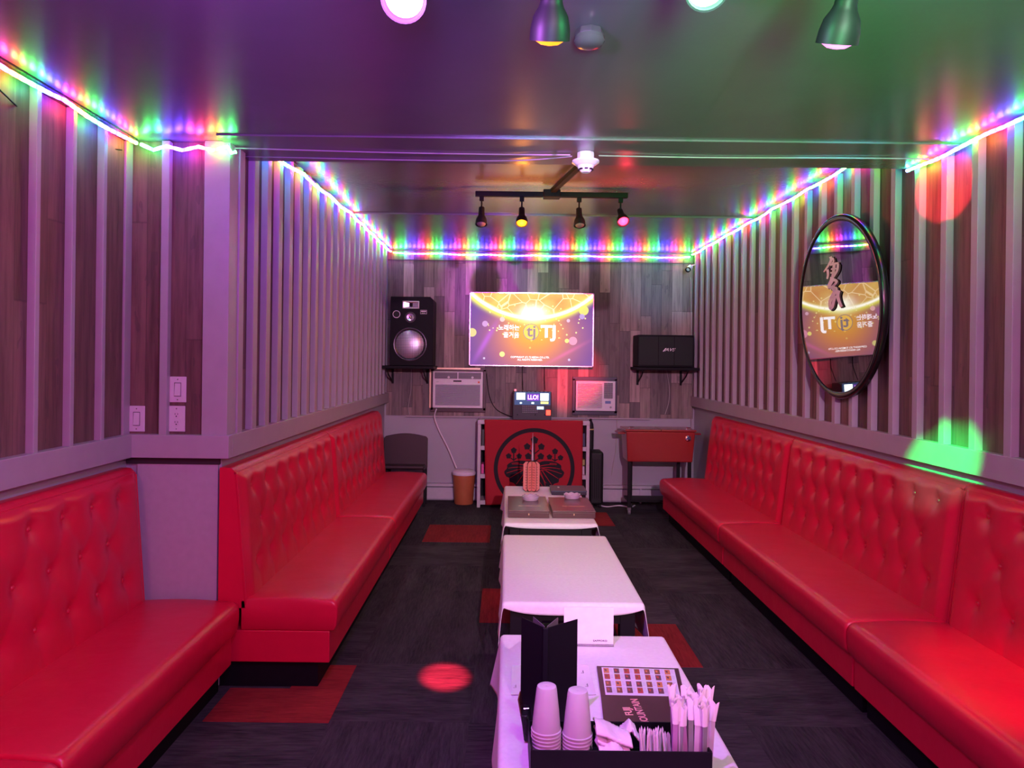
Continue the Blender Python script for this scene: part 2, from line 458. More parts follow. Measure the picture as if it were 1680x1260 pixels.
    fs = [(i*N+k, i*N+(k+1) % N, (i+1)*N+(k+1) % N, (i+1)*N+k) for i in range(len(stations)-1) for k in range(N)]
    fs += [tuple(reversed(range(N))), tuple(range((len(stations)-1)*N, len(stations)*N))]
    obj('seat_cushion', MB().add(vs, fs), M_vinyl, root, smooth=True)
    # upholstered plinth and recessed toe kick
    a, b = sorted((xf+side*.03, xw-side*.006))
    obj('plinth', MB().box(a, b, ya+.002, yb-.002, .125, .275), M_vinyl, root, bevel=.006)
    a, b = sorted((xf+side*.09, xw-side*.006))
    obj('toe_kick', MB().box(a, b, ya+.03, yb-.002, 0, .127), BLK, root)
    return root
bench(-1, 3.44, 5.25, XL, -1.27, -1.215, -.785, 'long red tufted bench on the left side, from the wall corner to the middle seam')
bench(-1, 5.25, 7.38, XL, -1.27, -1.215, -.785, 'red tufted bench on the left side farthest back, under the large speaker side')
bench(-1, 2.06, 3.425, XN, -1.73, -1.68, -1.235, 'red tufted bench in the left recess in front of the wall switches')
bench(-1, .4, 2.06, XN, -1.73, -1.68, -1.235, 'red bench at the bottom left corner of the picture, only its seat edge showing')
bench(1, 5.2, 7.2, XR, 2.05, 1.975, 1.53, 'red tufted bench on the right side farthest back, beside the red cooler')
bench(1, 3.25, 5.2, XR, 2.05, 1.975, 1.53, 'middle red tufted bench of the right side, below the round mirror')
bench(1, 1.2, 3.25, XR, 2.05, 1.975, 1.53, 'nearest red tufted bench on the right side, running out of the picture at right')

# ------------------------------------------------------------------ rope lights
def ledrun(pts, label, sag=.012, r=.0085):
    P0 = [Vector(p) for p in pts]; out = []
    for i in range(len(P0)-1):
        a, b = P0[i], P0[i+1]; n = max(2, int((b-a).length/.08))
        for k in range(n+(i == len(P0)-2)):
            p = a.lerp(b, k/n); p.z += -sag*abs(math.sin(PI*k/n*max(1, round((b-a).length/.6))))+random.uniform(-.002, .002); out.append(p)
    return tag(obj('led_rope_light', MB().tube(out, r, 8), M_led, smooth=True), label, 'light strip', 'coloured LED rope lights along the ceiling edge')
ledrun([(XN+.06, -.5, H1-.02), (XN+.06, YC-.06, H1-.022)], 'coloured LED rope light above the left recess wall panels')
ledrun([(XN+.08, YC-.06, H1-.03), (-1.6, YC-.06, H1-.035), (-1.45, YC-.06, H1-.035), (XL+.03, YC-.055, H1-.03), (XL+.06, YC-.03, H1-.05)], 'short coloured LED rope light crossing above the wall switches', .02)
ledrun([(XL+.06, YS+.02, H2-.13), (XL+.06, 4.6, H2-.07), (XL+.06, 6., H2-.03), (XL+.06, YB-.05, H2-.035)], 'coloured LED rope light along the top of the long left wall', .015, .010)
ledrun([(XL+.08, YB-.04, H2-.045), (.3, YB-.04, H2-.055), (XR-.08, YB-.04, H2-.055)], 'coloured LED rope light across the top of the back wall', .01)
ledrun([(XR-.06, YB-.06, H2-.03), (XR-.06, YS+.02, H2-.03)], 'coloured LED rope light along the top of the right wall beyond the ceiling step')
ledrun([(XR-.06, YS-.01, H1-.02), (XR-.06, -.5, H1-.02)], 'coloured LED rope light along the top of the right wall at the upper right corner')
# dark cable duct above the recess strip
tag(obj('cable_duct', MB().box(XN, XN+.045, -.5, YC-.05, H1-.016, H1-.001).box(XN+.045, XN+.06, -.5, YC-.05, H1-.008, H1-.001), pm('dark_trim', (.03, .03, .035), .25)), 'thin glossy dark strip under the ceiling above the left recess', 'cable cover')

# ------------------------------------------------------------------ track lights
def spotlight_lamp(x, y, zr, aim, color, label, lit, energy=0, group=None, drop=.10, extra=None, bulbs=20, scl=1.):
    root = thing('spotlight', label, 'spotlight', (x, y, zr-.02), group)
    aim = Vector(aim).normalized(); piv = Vector((x, y, zr-.02-drop))
    obj('clamp', MB().box(x-.016, x+.016, y-.013, y+.013, zr-.05, zr-.012), BLK2, root, bevel=.003)
    obj('stem', MB().cyl((x, y, zr-.045), piv, .006, n=10).box(x-.012, x+.012, y-.01, y+.01, piv.z-.014, piv.z+.012), BLK2, root, smooth=True)
    prof = [(-.028, .012), (-.026, .020), (.035, .0225), (.045, .026), (.062, .036), (.085, .041), (.108, .042), (.108, .038), (.085, .036), (.06, .025)]
    prof = [(a*scl, b*scl) for a, b in prof]
    obj('lamp_head', MB().lathe(piv, aim, prof, 28), BLK2, root, smooth=True)
    bp = [(.062, .022), (.080, .033), (.096, .035), (.108, .031), (.116, .018), (.118, .004)]
    bp = [(a*scl, b*scl) for a, b in bp]
    bm_ = emat('lit_bulb_%s_%g' % ('_'.join('%g' % q for q in color), bulbs), color, bulbs) if lit else pm('dark_bulb', (.10, .08, .08), .15)
    obj('bulb', MB().lathe(piv, aim, bp, 24), bm_, root, smooth=True)
    if energy:
        l = bpy.data.lights.new('lamp_glow', 'POINT'); l.energy = energy; l.color = color; l.shadow_soft_size = .03
        lo = bpy.data.objects.new('lamp_glow', l); COL.objects.link(lo); lo.parent = root; lo.location = piv+aim*.17*scl-root.location
    for (tgt, e, ang, bl, c) in (extra or []):
        l = bpy.data.lights.new('lamp_beam', 'SPOT'); l.energy = e; l.color = c; l.spot_size = math.radians(ang); l.spot_blend = bl; l.shadow_soft_size = .012
        lo = bpy.data.objects.new('lamp_beam', l); COL.objects.link(lo); lo.parent = root
        src = piv+aim*.15*scl; lo.location = src-root.location
        lo.rotation_euler = (Vector(tgt)-src).to_track_quat('-Z', 'Y').to_euler()
    return root
RED, PUR, GRN, AMB, PNK = (1, .02, .06), (.58, .08, 1), (.02, 1, .18), (1, .27, .01), (1, .22, .75)
# far track on the high ceiling
YT = 5.16; k_ = YT/F
zt = H2-.035-.02
p0, p1 = at(780, 314, YT).x, at(1030, 316, YT).x
tr = thing('track_rail', 'black ceiling track rail in front of the back wall LED strip', 'track', ((p0+p1)/2, YT, zt))
obj('rail', MB().box(p0, p1, YT-.018, YT+.018, zt-.018, zt+.018), BLK2, tr, bevel=.003)
fx = at(905, 315, YT).x
obj('feed_box', MB().box(fx-.06, fx+.06, YT-.05, YT+.05, zt-.024, zt+.03), BLK2, tr, bevel=.006)
a, b = Vector((fx, YT, zt+.02)), Vector((.56, YS+.01, zt+.02)); d = (b-a); h = d.cross(Vector((0,0,1))).normalized()*.017
obj('feed_rail', MB().obox((a+b)/2, d/2, h, (0,0,.015)), BLK2, tr)
G1 = 'four spotlights on the far track'; G2 = 'four spotlights on the near track'
spotlight_lamp(at(790, 350, YT).x, YT, zt, (0, -.35, -1), AMB, 'unlit black spotlight at the left end of the far track', False, group=G1)
spotlight_lamp(at(856, 350, YT).x, YT, zt, (0, -.55, -1), AMB, 'lit amber spotlight on the far track', True, 17, group=G1, bulbs=3)
spotlight_lamp(at(950, 350, YT).x, YT, zt, (.02, -.35, -1), AMB, 'unlit black spotlight between the amber and red ones on the far track', False, group=G1)
spotlight_lamp(at(1018, 350, YT).x, YT, zt, (.1, -.75, -.8), RED, 'glowing red spotlight at the right end of the far track', True, 10, group=G1, bulbs=9,
               extra=[((.74, 8.1, 1.42), 900, 15, .9, RED)])
# near track over the tables (its rail is just above the frame)
YN = 1.62; zn = H1-.02
tr2 = thing('track_rail', 'black ceiling track rail just above the top edge of the picture', 'track', (.22, YN, zn))
obj('rail', MB().box(-.30, .78, YN-.018, YN+.018, zn-.018, zn+.018), BLK2, tr2, bevel=.003)
spotlight_lamp(at(664, 0, YN-.09).x, YN, zn, (-.02, -.9, -.75), (.60, .15, 1), 'lit purple white spotlight at the top left of centre', True, 50, group=G2, drop=.150, bulbs=26, scl=1.15,
               extra=[((.33, 2.6, .45), 60, 70, 1, PUR)])
spotlight_lamp(at(906, 10, YN).x, YN, zn, (-.02, .50, -1), AMB, 'black spotlight with a small amber bulb at the top centre', True, 0, group=G2, drop=.140, bulbs=2.2, scl=1.1,
               extra=[((-.28, 3.60, 0), 6500, 5.5, .8, RED), ((2.1, 3.50, 2.42), 1400, 7.5, .2, RED)])
spotlight_lamp(at(1158, 0, YN-.09).x, YN, zn, (.02, -.9, -.75), (.25, 1, .45), 'bright green spotlight at the top right of centre', True, 0, group=G2, drop=.118, bulbs=30, scl=1.15,
               extra=[((2.1, 3.50, 1.05), 2000, 9.5, .7, (0, 1, .13))])
l = bpy.data.lights.new('lamp_glow', 'POINT')
spotlight_lamp(at(1394, 10, YN).x, YN, zn, (-.04, .50, -1), PNK, 'black spotlight with a small pink bulb at the top right', True, 0, group=G2, drop=.140, bulbs=2, scl=1.1)
# the green lamp's spill
for o in list(COL.objects):
    if o.name.startswith('spotlight') and o.get('label', '').startswith('bright green'):
        l.energy = 16; l.color = (.05, 1, .25); l.shadow_soft_size = .03
        lo = bpy.data.objects.new('lamp_glow', l); COL.objects.link(lo); lo.parent = o; lo.location = (0, -.13, -.20)
# rear track behind the viewer, lights the near end of the room
zr = H1-.02; YR = -1.0
tr3 = thing('track_rail', 'black ceiling track rail behind the viewer, not in the picture', 'track', (.2, YR, zr))
obj('rail', MB().box(-1.2, 1.5, YR-.018, YR+.018, zr-.018, zr+.018), BLK2, tr3, bevel=.003)
for x, c, e, lab, ex in ((-1.1, (1, .05, .14), 56, 'left pink', []),
                     (.65, (.72, .16, 1), 42, 'second lilac', [((-.19, YB, 2.35), 3200, 8, 1, (.75, .1, 1)), ((.45, 7.0, .7), 650, 44, 1, (1, .62, .85))]),
                     (1.05, (1, .30, .62), 62, 'third rosy', [((.27, YB, 2.35), 1300, 6, 1, (.1, 1, .4)), ((1.76, 2.62, .42), 900, 8, .8, RED), ((.36, 4.35, .45), 260, 11, 1, (.5, 1, .4))]),
                     (1.4, (1, .07, .40), 56, 'right pink', [((1.75, YB, 2.5), 1200, 8, 1, (.1, .55, 1))])):
    spotlight_lamp(x, YR, zr, (0, .8, -.9), c, lab+' spotlight on the track behind the viewer', True, e, group='four spotlights on the rear track', extra=ex, bulbs=8)

# unseen beam rig added behind the viewer, there only to colour the ceiling
pl = thing('ceiling_tint_rig', 'unseen multi beam rig added behind the viewer to colour the ceiling', 'added light rig', (.2, -1.4, 0))
obj('stand', MB().cyl((.2, -1.4, 0), (.2, -1.4, 1.15), .015).lathe((.2, -1.4, 0), (0, 0, 1), [(0, .16), (.015, .15), (.02, .02)], 28), BLK2, pl, smooth=True)
obj('housing', MB().box(.0, .4, -1.46, -1.34, 1.15, 1.30), BLK2, pl, bevel=.01)
for (x, tgt, e, ang, c) in ((.08, (-.45, 2.1, 2.55), 760, 33, (.25, .03, 1)), (.20, (.35, 2.6, 2.6), 160, 28, (.45, .45, .85)), (.32, (1.0, 2.2, 2.56), 1700, 29, (.0, 1, .20))):
    d = (Vector(tgt)-Vector((x, -1.38, 1.33))).normalized()
    obj('beam_lens', MB().lathe((x, -1.38, 1.29), d, [(0, .03), (.05, .035), (.055, .02)], 20), emat('lens_%g' % x, c, 4), pl, smooth=True)
    l2 = bpy.data.lights.new('beam', 'SPOT'); l2.energy = e; l2.color = c; l2.spot_size = math.radians(ang); l2.spot_blend = 1; l2.shadow_soft_size = .4
    lo = bpy.data.objects.new('beam', l2); COL.objects.link(lo); lo.parent = pl; lo.location = Vector((x, -1.38, 1.29))+d*.08-pl.location
    lo.rotation_euler = d.to_track_quat('-Z', 'Y').to_euler()

# ------------------------------------------------------------------ ceiling devices
c = at(961, 247, 3.54); sd = thing('smoke_detector', 'round white smoke detector on the ceiling edge by the wires', 'smoke detector', (c.x, c.y, H1-.008))
z = H1-.008
obj('mounting_box', MB().lathe((c.x, c.y, z), (0, 0, -1), [(0, .042), (.035, .042)], 10), WHT, sd, bevel=.003)
obj('dish', MB().lathe((c.x, c.y, z-.034), (0, 0, -1), [(0, .045), (.006, .066), (.014, .066), (.026, .050), (.03, .044)], 32), WHT, sd, smooth=True)
m = MB().lathe((c.x, c.y, z-.062), (0, 0, -1), [(0, .040), (.012, .038), (.03, .024), (.034, .020)], 32)
obj('sensor_head', m, WHT, sd, smooth=True)
m = MB()
for k in range(8):
    t = 2*PI*k/8; m.obox((c.x+.034*math.cos(t), c.y+.034*math.sin(t), z-.083), (.008*-math.sin(t), .008*math.cos(t), 0), (.004*math.cos(t), .004*math.sin(t), 0), (0, 0, .003))
obj('vent_slot', m, BLK, sd)
c = at(967, 60, 2.25); md = thing('ceiling_sensor', 'small pale grey sensor on the ceiling between the purple and green lamps', 'sensor', (c.x, 2.25, H1))
G8 = pm('pale_grey_plastic', (.07, .07, .075), .35)
obj('base', MB().lathe((c.x, 2.25, H1), (0, 0, -1), [(0, .042), (.02, .046), (.024, .040)], 8), G8, md, bevel=.002)
obj('cover', MB().lathe((c.x, 2.25, H1-.022), (0, 0, -1), [(0, .046), (.012, .048), (.024, .040), (.030, .02)], 24), pm('frosted_plastic', (.08, .09, .085), .25), md, smooth=True)
def wire(name, pts, r, mat, label, cat='cable', group=None):
    pts = [Vector(p) for p in pts]; out = []
    for i in range(len(pts)-1):
        p0_, p1_, p2_, p3_ = pts[max(i-1, 0)], pts[i], pts[i+1], pts[min(i+2, len(pts)-1)]
        for k in range(8):
            t = k/8; out.append(.5*((2*p1_)+(p2_-p0_)*t+(2*p0_-5*p1_+4*p2_-p3_)*t*t+(3*p1_-p0_-3*p2_+p3_)*t**3))
    out.append(pts[-1])
    return tag(obj(name, MB().tube(out, r, 6), mat, smooth=True), label, cat, group)
WW = pm('pink_white_wire', (.35, .30, .33), .6)
zz = H1-.013
wire('ceiling_wire', [at(385, 243, 3.50), (-.6, 3.56, zz), (0, 3.57, zz), (.30, 3.55, zz-.004)], .0035, WW, 'upper white wire running left along the ceiling edge from the smoke detector')
wire('ceiling_wire', [at(390, 256, 3.68), (-.6, 3.69, zz), (0, 3.68, zz), (.31, 3.57, zz-.005)], .0035, WW, 'lower white wire running left along the ceiling edge from the smoke detector')
wire('ceiling_wire', [(.44, 3.56, zz-.003), (1.0, 3.58, zz), (1.6, 3.56, zz), (XR-.07, 3.54, zz-.005)], .0035, WW, 'white wire running right along the ceiling edge from the smoke detector')
wire('black_wire', [at(0, 148, 2.5), at(60, 200, 2.85), at(140, 236, 3.15), at(200, 246, 3.38)], .003, BLK, 'thin black wire sagging below the LED strip at the upper left corner')

# ------------------------------------------------------------------ switches
def plate(px0, py0, px1, py1, kind, label):
    a, b = at(px0, py1, YC-.012), at(px1, py0, YC-.012); y = YC-.008
    WP = pm('switch_plastic', (.62, .58, .62), .35)
    r = thing('wall_switch' if kind == 's' else 'power_outlet', label, 'switch' if kind == 's' else 'outlet', ((a.x+b.x)/2, y, a.z))
    obj('cover_plate', MB().box(a.x, b.x, y-.007, y, a.z, b.z), WP, r, bevel=.003)
    cx, cz = (a.x+b.x)/2, (a.z+b.z)/2
    if kind == 's':
        obj('rocker_frame', MB().box(cx-.0165, cx+.0165, y-.0078, y-.006, cz-.033, cz+.033), pm('rocker_gap', (.12, .10, .12), .5), r)
        obj('rocker', MB().add([(cx-.014, y-.006, cz-.03), (cx+.014, y-.006, cz-.03), (cx+.014, y-.006, cz+.03), (cx-.014, y-.006, cz+.03),
             (cx-.014, y-.013, cz-.03), (cx+.014, y-.013, cz-.03), (cx+.014, y-.008, cz+.03), (cx-.014, y-.008, cz+.03)],
             [(0,1,2,3),(4,5,6,7),(0,1,5,4),(1,2,6,5),(2,3,7,6),(3,0,4,7)]), WP, r, bevel=.001)
    else:
        for s in (-1, 1):
            f = obj('socket', MB().lathe((cx, y-.006, cz+s*.019), (0, -1, 0), [(0, .0155), (.003, .0155)], 20), WP, r)
            obj('slot', MB().box(cx-.007, cx-.005, y-.0100, y-.0088, cz+s*.019, cz+s*.019+.008).box(cx+.005, cx+.007, y-.0100, y-.0088, cz+s*.019, cz+s*.019+.007).cyl((cx, y-.0088, cz+s*.019-.007), (cx, y-.0100, cz+s*.019-.007), .003, n=10), BLK, f)
    for s in (-1, 1): obj('screw', MB().cyl((cx, y-.0065, cz+s*.048), (cx, y-.0085, cz+s*.048), .003, n=10), CHROME, r)
plate(211, 666, 238, 708, 's', 'lone white rocker switch at the left, on the dark panel by the recess corner')
plate(278, 618, 306, 660, 's', 'white rocker switch directly above the power outlet')
plate(276, 666, 304, 708, 'o', 'white double power outlet below a switch near the wall corner post')

# ------------------------------------------------------------------ television
def tv_mat(x0, x1, z0):
    m, t = newmat('screen_picture'); vec, x, y, z = t.coord()
    W = x1-x0
    u = t.m('DIVIDE', t.m('SUBTRACT', x, x0), W); v = t.m('DIVIDE', t.m('SUBTRACT', z, z0), W)
    def dist(cx, cy, sx=1, sy=1):
        a = t.m('MULTIPLY', t.m('SUBTRACT', u, cx), sx); b = t.m('MULTIPLY', t.m('SUBTRACT', v, cy), sy)
        return t.m('SQRT', t.m('ADD', t.m('MULTIPLY', a, a), t.m('MULTIPLY', b, b)))
    def gauss(d, s): q = t.m('DIVIDE', d, s); return t.m('POWER', 2.718, t.m('MULTIPLY', t.m('MULTIPLY', q, q), -1.))
    c = t.mix(t.noise(t.xyz(u, v, 0.), 3., 2), (.11, .05, .30), (.20, .10, .42))
    c = t.mix(gauss(dist(.52, .22, 1, 1.15), .34), c, (1.0, .30, .12))
    c = t.mix(gauss(dist(.52, .30, 1, 1.3), .19), c, (1.1, .55, .08))
    # streaks
    for (ax, ay, k, wd, col, st) in ((.13, .2, 1.75, .022, (.6, .15, .8), .7), (.78, .1, .55, .015, (.9, .2, .45), .6)):
        dd = t.m('ABSOLUTE', t.m('DIVIDE', t.m('SUBTRACT', t.m('SUBTRACT', v, ay), t.m('MULTIPLY', t.m('SUBTRACT', u, ax), k)), math.hypot(1, k)))
        c = t.mix(t.m('MULTIPLY', t.m('MULTIPLY', gauss(dd, wd), gauss(dist(ax, ay), .16)), st), c, col)
    R = t.m('SUBTRACT', dist(.507, 1.129), .741)
    ins = t.m('LESS_THAN', R, -.01)
    net = t.n.new('ShaderNodeTexVoronoi'); net.feature = 'DISTANCE_TO_EDGE'; net.inputs['Scale'].default_value = 9
    t.l.new(t.xyz(u, v, .3), net.inputs['Vector'])
    ln = t.m('LESS_THAN', net.outputs['Distance'], .025)
    inc = t.mix(t.noise(t.xyz(u, v, 2.), 6., 3), (.85, .20, .10), (1.2, .85, .22))
    inc = t.mix(t.m('MULTIPLY', ln, .7), inc, (1.6, 1.2, .7))
    c = t.mix(ins, c, inc)
    c = t.mix(gauss(t.m('SUBTRACT', R, .012), .028), c, (1.2, 1.1, .12))
    c = t.mix(gauss(R, .012), c, (1.9, 1.8, 1.6))
    vo = t.n.new('ShaderNodeTexVoronoi'); vo.inputs['Scale'].default_value = 30; t.l.new(t.xyz(u, v, .9), vo.inputs['Vector'])
    spk = t.m('MULTIPLY', t.m('LESS_THAN', vo.outputs['Distance'], .22), t.m('GREATER_THAN', gauss(dist(.52, .36, .75, 2.2), .33), .35))
    c = t.mix(t.m('MULTIPLY', spk, .6), c, (1.5, 1.3, .5))
    c = t.mix(gauss(dist(.51, .425, .75, 1.3), .075), c, (1.8, 1.75, 1.5))
    for cx, cy, r, col in ((.12, .337, .024, (.75, .4, .8)), (.015, .265, .035, (.9, .75, .3)), (.262, .09, .022, (1.1, .95, .35)), (.925, .455, .04, (.9, .85, .2)),
                           (.912, .405, .022, (.6, .4, .8)), (.84, .205, .034, (1.1, .4, .6)), (.79, .205, .017, (1.3, 1.1, .3)), (.80, .37, .014, (1.1, .6, .8)), (.115, .055, .009, (.8, .6, .9)),
                           (.68, .21, .009, (1.2, .7, .3)), (.49, .145, .008, (1.2, .7, .2)), (.81, .05, .010, (.8, .6, .9)), (.26, .375, .02, (1.3, .7, .7))):
        c = t.mix(t.m('MULTIPLY', t.m('LESS_THAN', dist(cx, cy), r), .85), c, col)
    e = t.n.new('ShaderNodeEmission'); t.l.new(c, e.inputs[0]); e.inputs[1].default_value = TVS
    t.l.new(e.outputs[0], t.n['Material Output'].inputs[0]); t.n.remove(t.bsdf)
    return m
TVS = .95
yt = 8.06
A, B = at(769.5, 600.5, yt), at(974.5, 482, yt)
tvx0, tvx1, tvz0, tvz1 = A.x, B.x, A.z+.004, B.z+.004
tv = thing('television', 'wide flat television with a golden karaoke title picture on the back wall', 'television', ((tvx0+tvx1)/2, yt+.03, tvz0))
obj('casing', MB().box(tvx0, tvx1, yt, yt+.06, tvz0, tvz1), BLK, tv, bevel=.004)
bz = .010
o = MB(); o.box(tvx0-.002, tvx1+.002, yt-.008, yt+.012, tvz1-bz, tvz1); o.box(tvx0-.002, tvx1+.002, yt-.008, yt+.012, tvz0, tvz0+bz)
o.box(tvx0-.002, tvx0+bz, yt-.008, yt+.012, tvz0, tvz1); o.box(tvx1-bz, tvx1+.002, yt-.008, yt+.012, tvz0, tvz1)
obj('bezel', o, pm('silver_bezel', (.75, .75, .78), .2, metal=.9), tv)
sx0, sx1, sz0, sz1 = tvx0+bz, tvx1-bz, tvz0+bz, tvz1-bz
org = tv.location
scr = obj('screen', MB().box(sx0, sx1, yt-.003, yt+.001, sz0, sz1), tv_mat(sx0-org.x, sx1-org.x, sz0-org.z), tv)
W = sx1-sx0
def sp_(u, v, d=.004): return Vector((sx0+u*W, yt-d, sz0+v*W))
TW = emat('screen_white', (1, 1, 1), 1.3); TG = emat('screen_gold', (1, .62, .10), 1.0); TD = emat('screen_grey', (.42, .36, .38), .55)
obj('emblem', MB().lathe(sp_(.497, .275), (0, -1, 0), [(0, .064*W), (.001, .064*W)], 40), TG, tv)
obj('emblem_tail', MB().prism([sp_(.49, .205), sp_(.56, .26), sp_(.50, .195)], (0, -.001, 0)), TG, tv)
m = MB()
for r0, r1 in ((.064, .060),):
    n = 48
    pts_o = [sp_(.497+.066*math.cos(2*PI*k/n), .275+.066*math.sin(2*PI*k/n), .0055) for k in range(n)]
    pts_i = [sp_(.497+.061*math.cos(2*PI*k/n), .275+.061*math.sin(2*PI*k/n), .0055) for k in range(n)]
    m.add(pts_o+pts_i, [(k, (k+1) % n, n+(k+1) % n, n+k) for k in range(n)])
obj('emblem_outline', m, TD, tv)
text('lettering', 'tj', .13*W, TD, tv, facing(sp_(.500, .278, .007)), sx=1.1, bold=.003)
text('lettering', 'TJ', .135*W, TW, tv, facing(sp_(.64, .275, .006)), sx=1.1, bold=.006)
text('lettering', '노래하는', .050*W, TW, tv, facing(sp_(.315, .305, .006)), sx=.95, bold=.001)
text('lettering', '즐거움', .050*W, TW, tv, facing(sp_(.335, .245, .006)), sx=.95, bold=.001)
text('lettering', 'COPYRIGHT (C) TJ MEDIA CO.,LTD.', .020*W, TW, tv, facing(sp_(.49, .067, .006)), bold=.0004)
text('lettering', 'ALL RIGHTS RESERVED.', .020*W, TW, tv, facing(sp_(.49, .046, .006)), bold=.0004)

# ------------------------------------------------------------------ speakers and shelves
def shelf(x0, x1, z, yfr, label):
    r = thing('wall_shelf', label, 'shelf', ((x0+x1)/2, YB-.015, z-.2))
    obj('shelf_board', MB().box(x0, x1, yfr, YB-.016, z-.03, z), BLK, r, bevel=.003)
    for x in (x0+.08, x1-.11):
        m = MB().box(x-.012, x+.012, YB-.028, YB-.016, z-.2, z-.03)
        m.obox((x, (yfr+.06+YB-.03)/2, z-.036), (.012, 0, 0), (0, (YB-.03-yfr-.06)/2, 0), (0, 0, .006))
        m.tube([(x, YB-.03, z-.18), (x, yfr+.16, z-.10), (x, yfr+.07, z-.04)], .008, 6)
        obj('bracket', m, BLK2, r)
ysp = 7.74
a, b = at(639.5, 599.5, ysp), at(711, 487, ysp)
L_ = thing('loudspeaker', 'tall black loudspeaker with a big woofer on the left wall shelf', 'speaker', ((a.x+b.x)/2, ysp+.17, a.z))
obj('cabinet', MB().prism([(a.x, ysp, a.z), (b.x, ysp, a.z), (b.x, ysp, b.z-.035), (b.x-.035, ysp, b.z), (a.x, ysp, b.z)], (0, .34, 0)), BLK, L_, bevel=.006)
def spk(px, py, r, parts, name='driver'):
    c = at(px, py, ysp); return c
c = at(672.5, 565, ysp); r = 27.5*ysp/F
wf = obj('woofer', MB().lathe(c, (0, -1, 0), [(0, r), (.012, r), (.014, r*.96), (.010, r*.90), (.004, r*.84)], 40), pm('woofer_ring', (.06, .06, .07), .25, metal=.6), L_, smooth=True)
def mesh_mat():
    m, t = newmat('speaker_mesh'); b = t.bsdf; vec, x, y, z = t.coord()
    q = t.m('MULTIPLY', t.m('ABSOLUTE', t.m('SINE', t.m('MULTIPLY', x, 200.))), t.m('ABSOLUTE', t.m('SINE', t.m('MULTIPLY', z, 200.))))
    t.l.new(t.ramp(q, [(.1, (.16, .16, .20)), (.6, (.75, .75, .85))]), b.inputs['Base Color']); b.inputs['Metallic'].default_value = .7; b.inputs['Roughness'].default_value = .35
    return m
obj('grille', MB().lathe(c+Vector((0, -.002, 0)), (0, -1, 0), [(0, r*.84), (.010, r*.83), (.022, r*.72), (.032, r*.5), (.038, r*.25), (.040, r*.02)], 40), mesh_mat(), wf, smooth=True)
tw = obj('tweeter', MB().lathe(at(673.5, 520.5, ysp), (0, -1, 0), [(0, .058), (.006, .056), (.006, .046)], 32), pm('tweeter_ring', (.03, .03, .035), .3), L_, smooth=True)
obj('tweeter_dome', MB().lathe(at(673.5, 520.5, ysp)+Vector((0, -.004, 0)), (0, -1, 0), [(0, .040), (.004, .039), (.002, .018), (.010, .012), (.013, .003)], 28), CHROME, tw, smooth=True)
h0, h1 = at(660.5, 506, ysp), at(688, 494, ysp)
m = MB(); t_ = .010
m.box(h0.x, h1.x, ysp-.012, ysp, h0.z, h0.z+t_).box(h0.x, h1.x, ysp-.012, ysp, h1.z-t_, h1.z).box(h0.x, h0.x+t_, ysp-.012, ysp, h0.z, h1.z).box(h1.x-t_, h1.x, ysp-.012, ysp, h0.z, h1.z)
hn = obj('horn_frame', m, WHT, L_, bevel=.002)
cx, cz = (h0.x+h1.x)/2, (h0.z+h1.z)/2
obj('horn_throat', MB().add([(h0.x+t_, ysp-.009, h0.z+t_), (h1.x-t_, ysp-.009, h0.z+t_), (h1.x-t_, ysp-.009, h1.z-t_), (h0.x+t_, ysp-.009, h1.z-t_), (cx-.018, ysp-.001, cz-.018), (cx+.018, ysp-.001, cz-.018), (cx+.018, ysp-.001, cz+.018), (cx-.018, ysp-.001, cz+.018)],
    [(0,1,5,4),(1,2,6,5),(2,3,7,6),(3,0,4,7)]), pm('horn_silver', (.55, .55, .6), .25, metal=.8), hn, fixn=False)
obj('horn_core', MB().box(cx-.018, cx+.018, ysp-.003, ysp-.0005, cz-.018, cz+.018), BLK, hn)
c = at(650.5, 515.5, ysp); n = 28
m = MB(); ro, ri = .040, .034
m.add([c+Vector((ro*math.cos(2*PI*k/n), -.002, ro*math.sin(2*PI*k/n))) for k in range(n)]+[c+Vector((ri*math.cos(2*PI*k/n), -.002, ri*math.sin(2*PI*k/n))) for k in range(n)], [(k, (k+1) % n, n+(k+1) % n, n+k) for k in range(n)])
obj('port_ring', m, WHT, L_)
obj('bass_port', MB().lathe(c, (0, -1, 0), [(0, .033), (.0015, .033)], 24), RUBBER, L_)
c = at(695, 512, ysp)
bd = obj('name_badge', MB().box(c.x-.032, c.x+.032, ysp-.003, ysp, c.z-.020, c.z+.020), BLK, L_)
m = MB(); m.box(c.x-.034, c.x+.034, ysp-.004, ysp, c.z+.018, c.z+.021).box(c.x-.034, c.x+.034, ysp-.004, ysp, c.z-.021, c.z-.018).box(c.x-.034, c.x-.031, ysp-.004, ysp, c.z-.02, c.z+.02).box(c.x+.031, c.x+.034, ysp-.004, ysp, c.z-.02, c.z+.02).box(c.x-.026, c.x+.026, ysp-.004, ysp, c.z+.002, c.z+.013).box(c.x-.02, c.x+.02, ysp-.004, ysp, c.z-.012, c.z-.008)
obj('badge_mark', m, WHT, bd)
shelf(XL+.01, at(712, 600, 7.74).x, a.z-.002, 7.68, 'black bracket shelf on the left of the back wall carrying the tall loudspeaker')
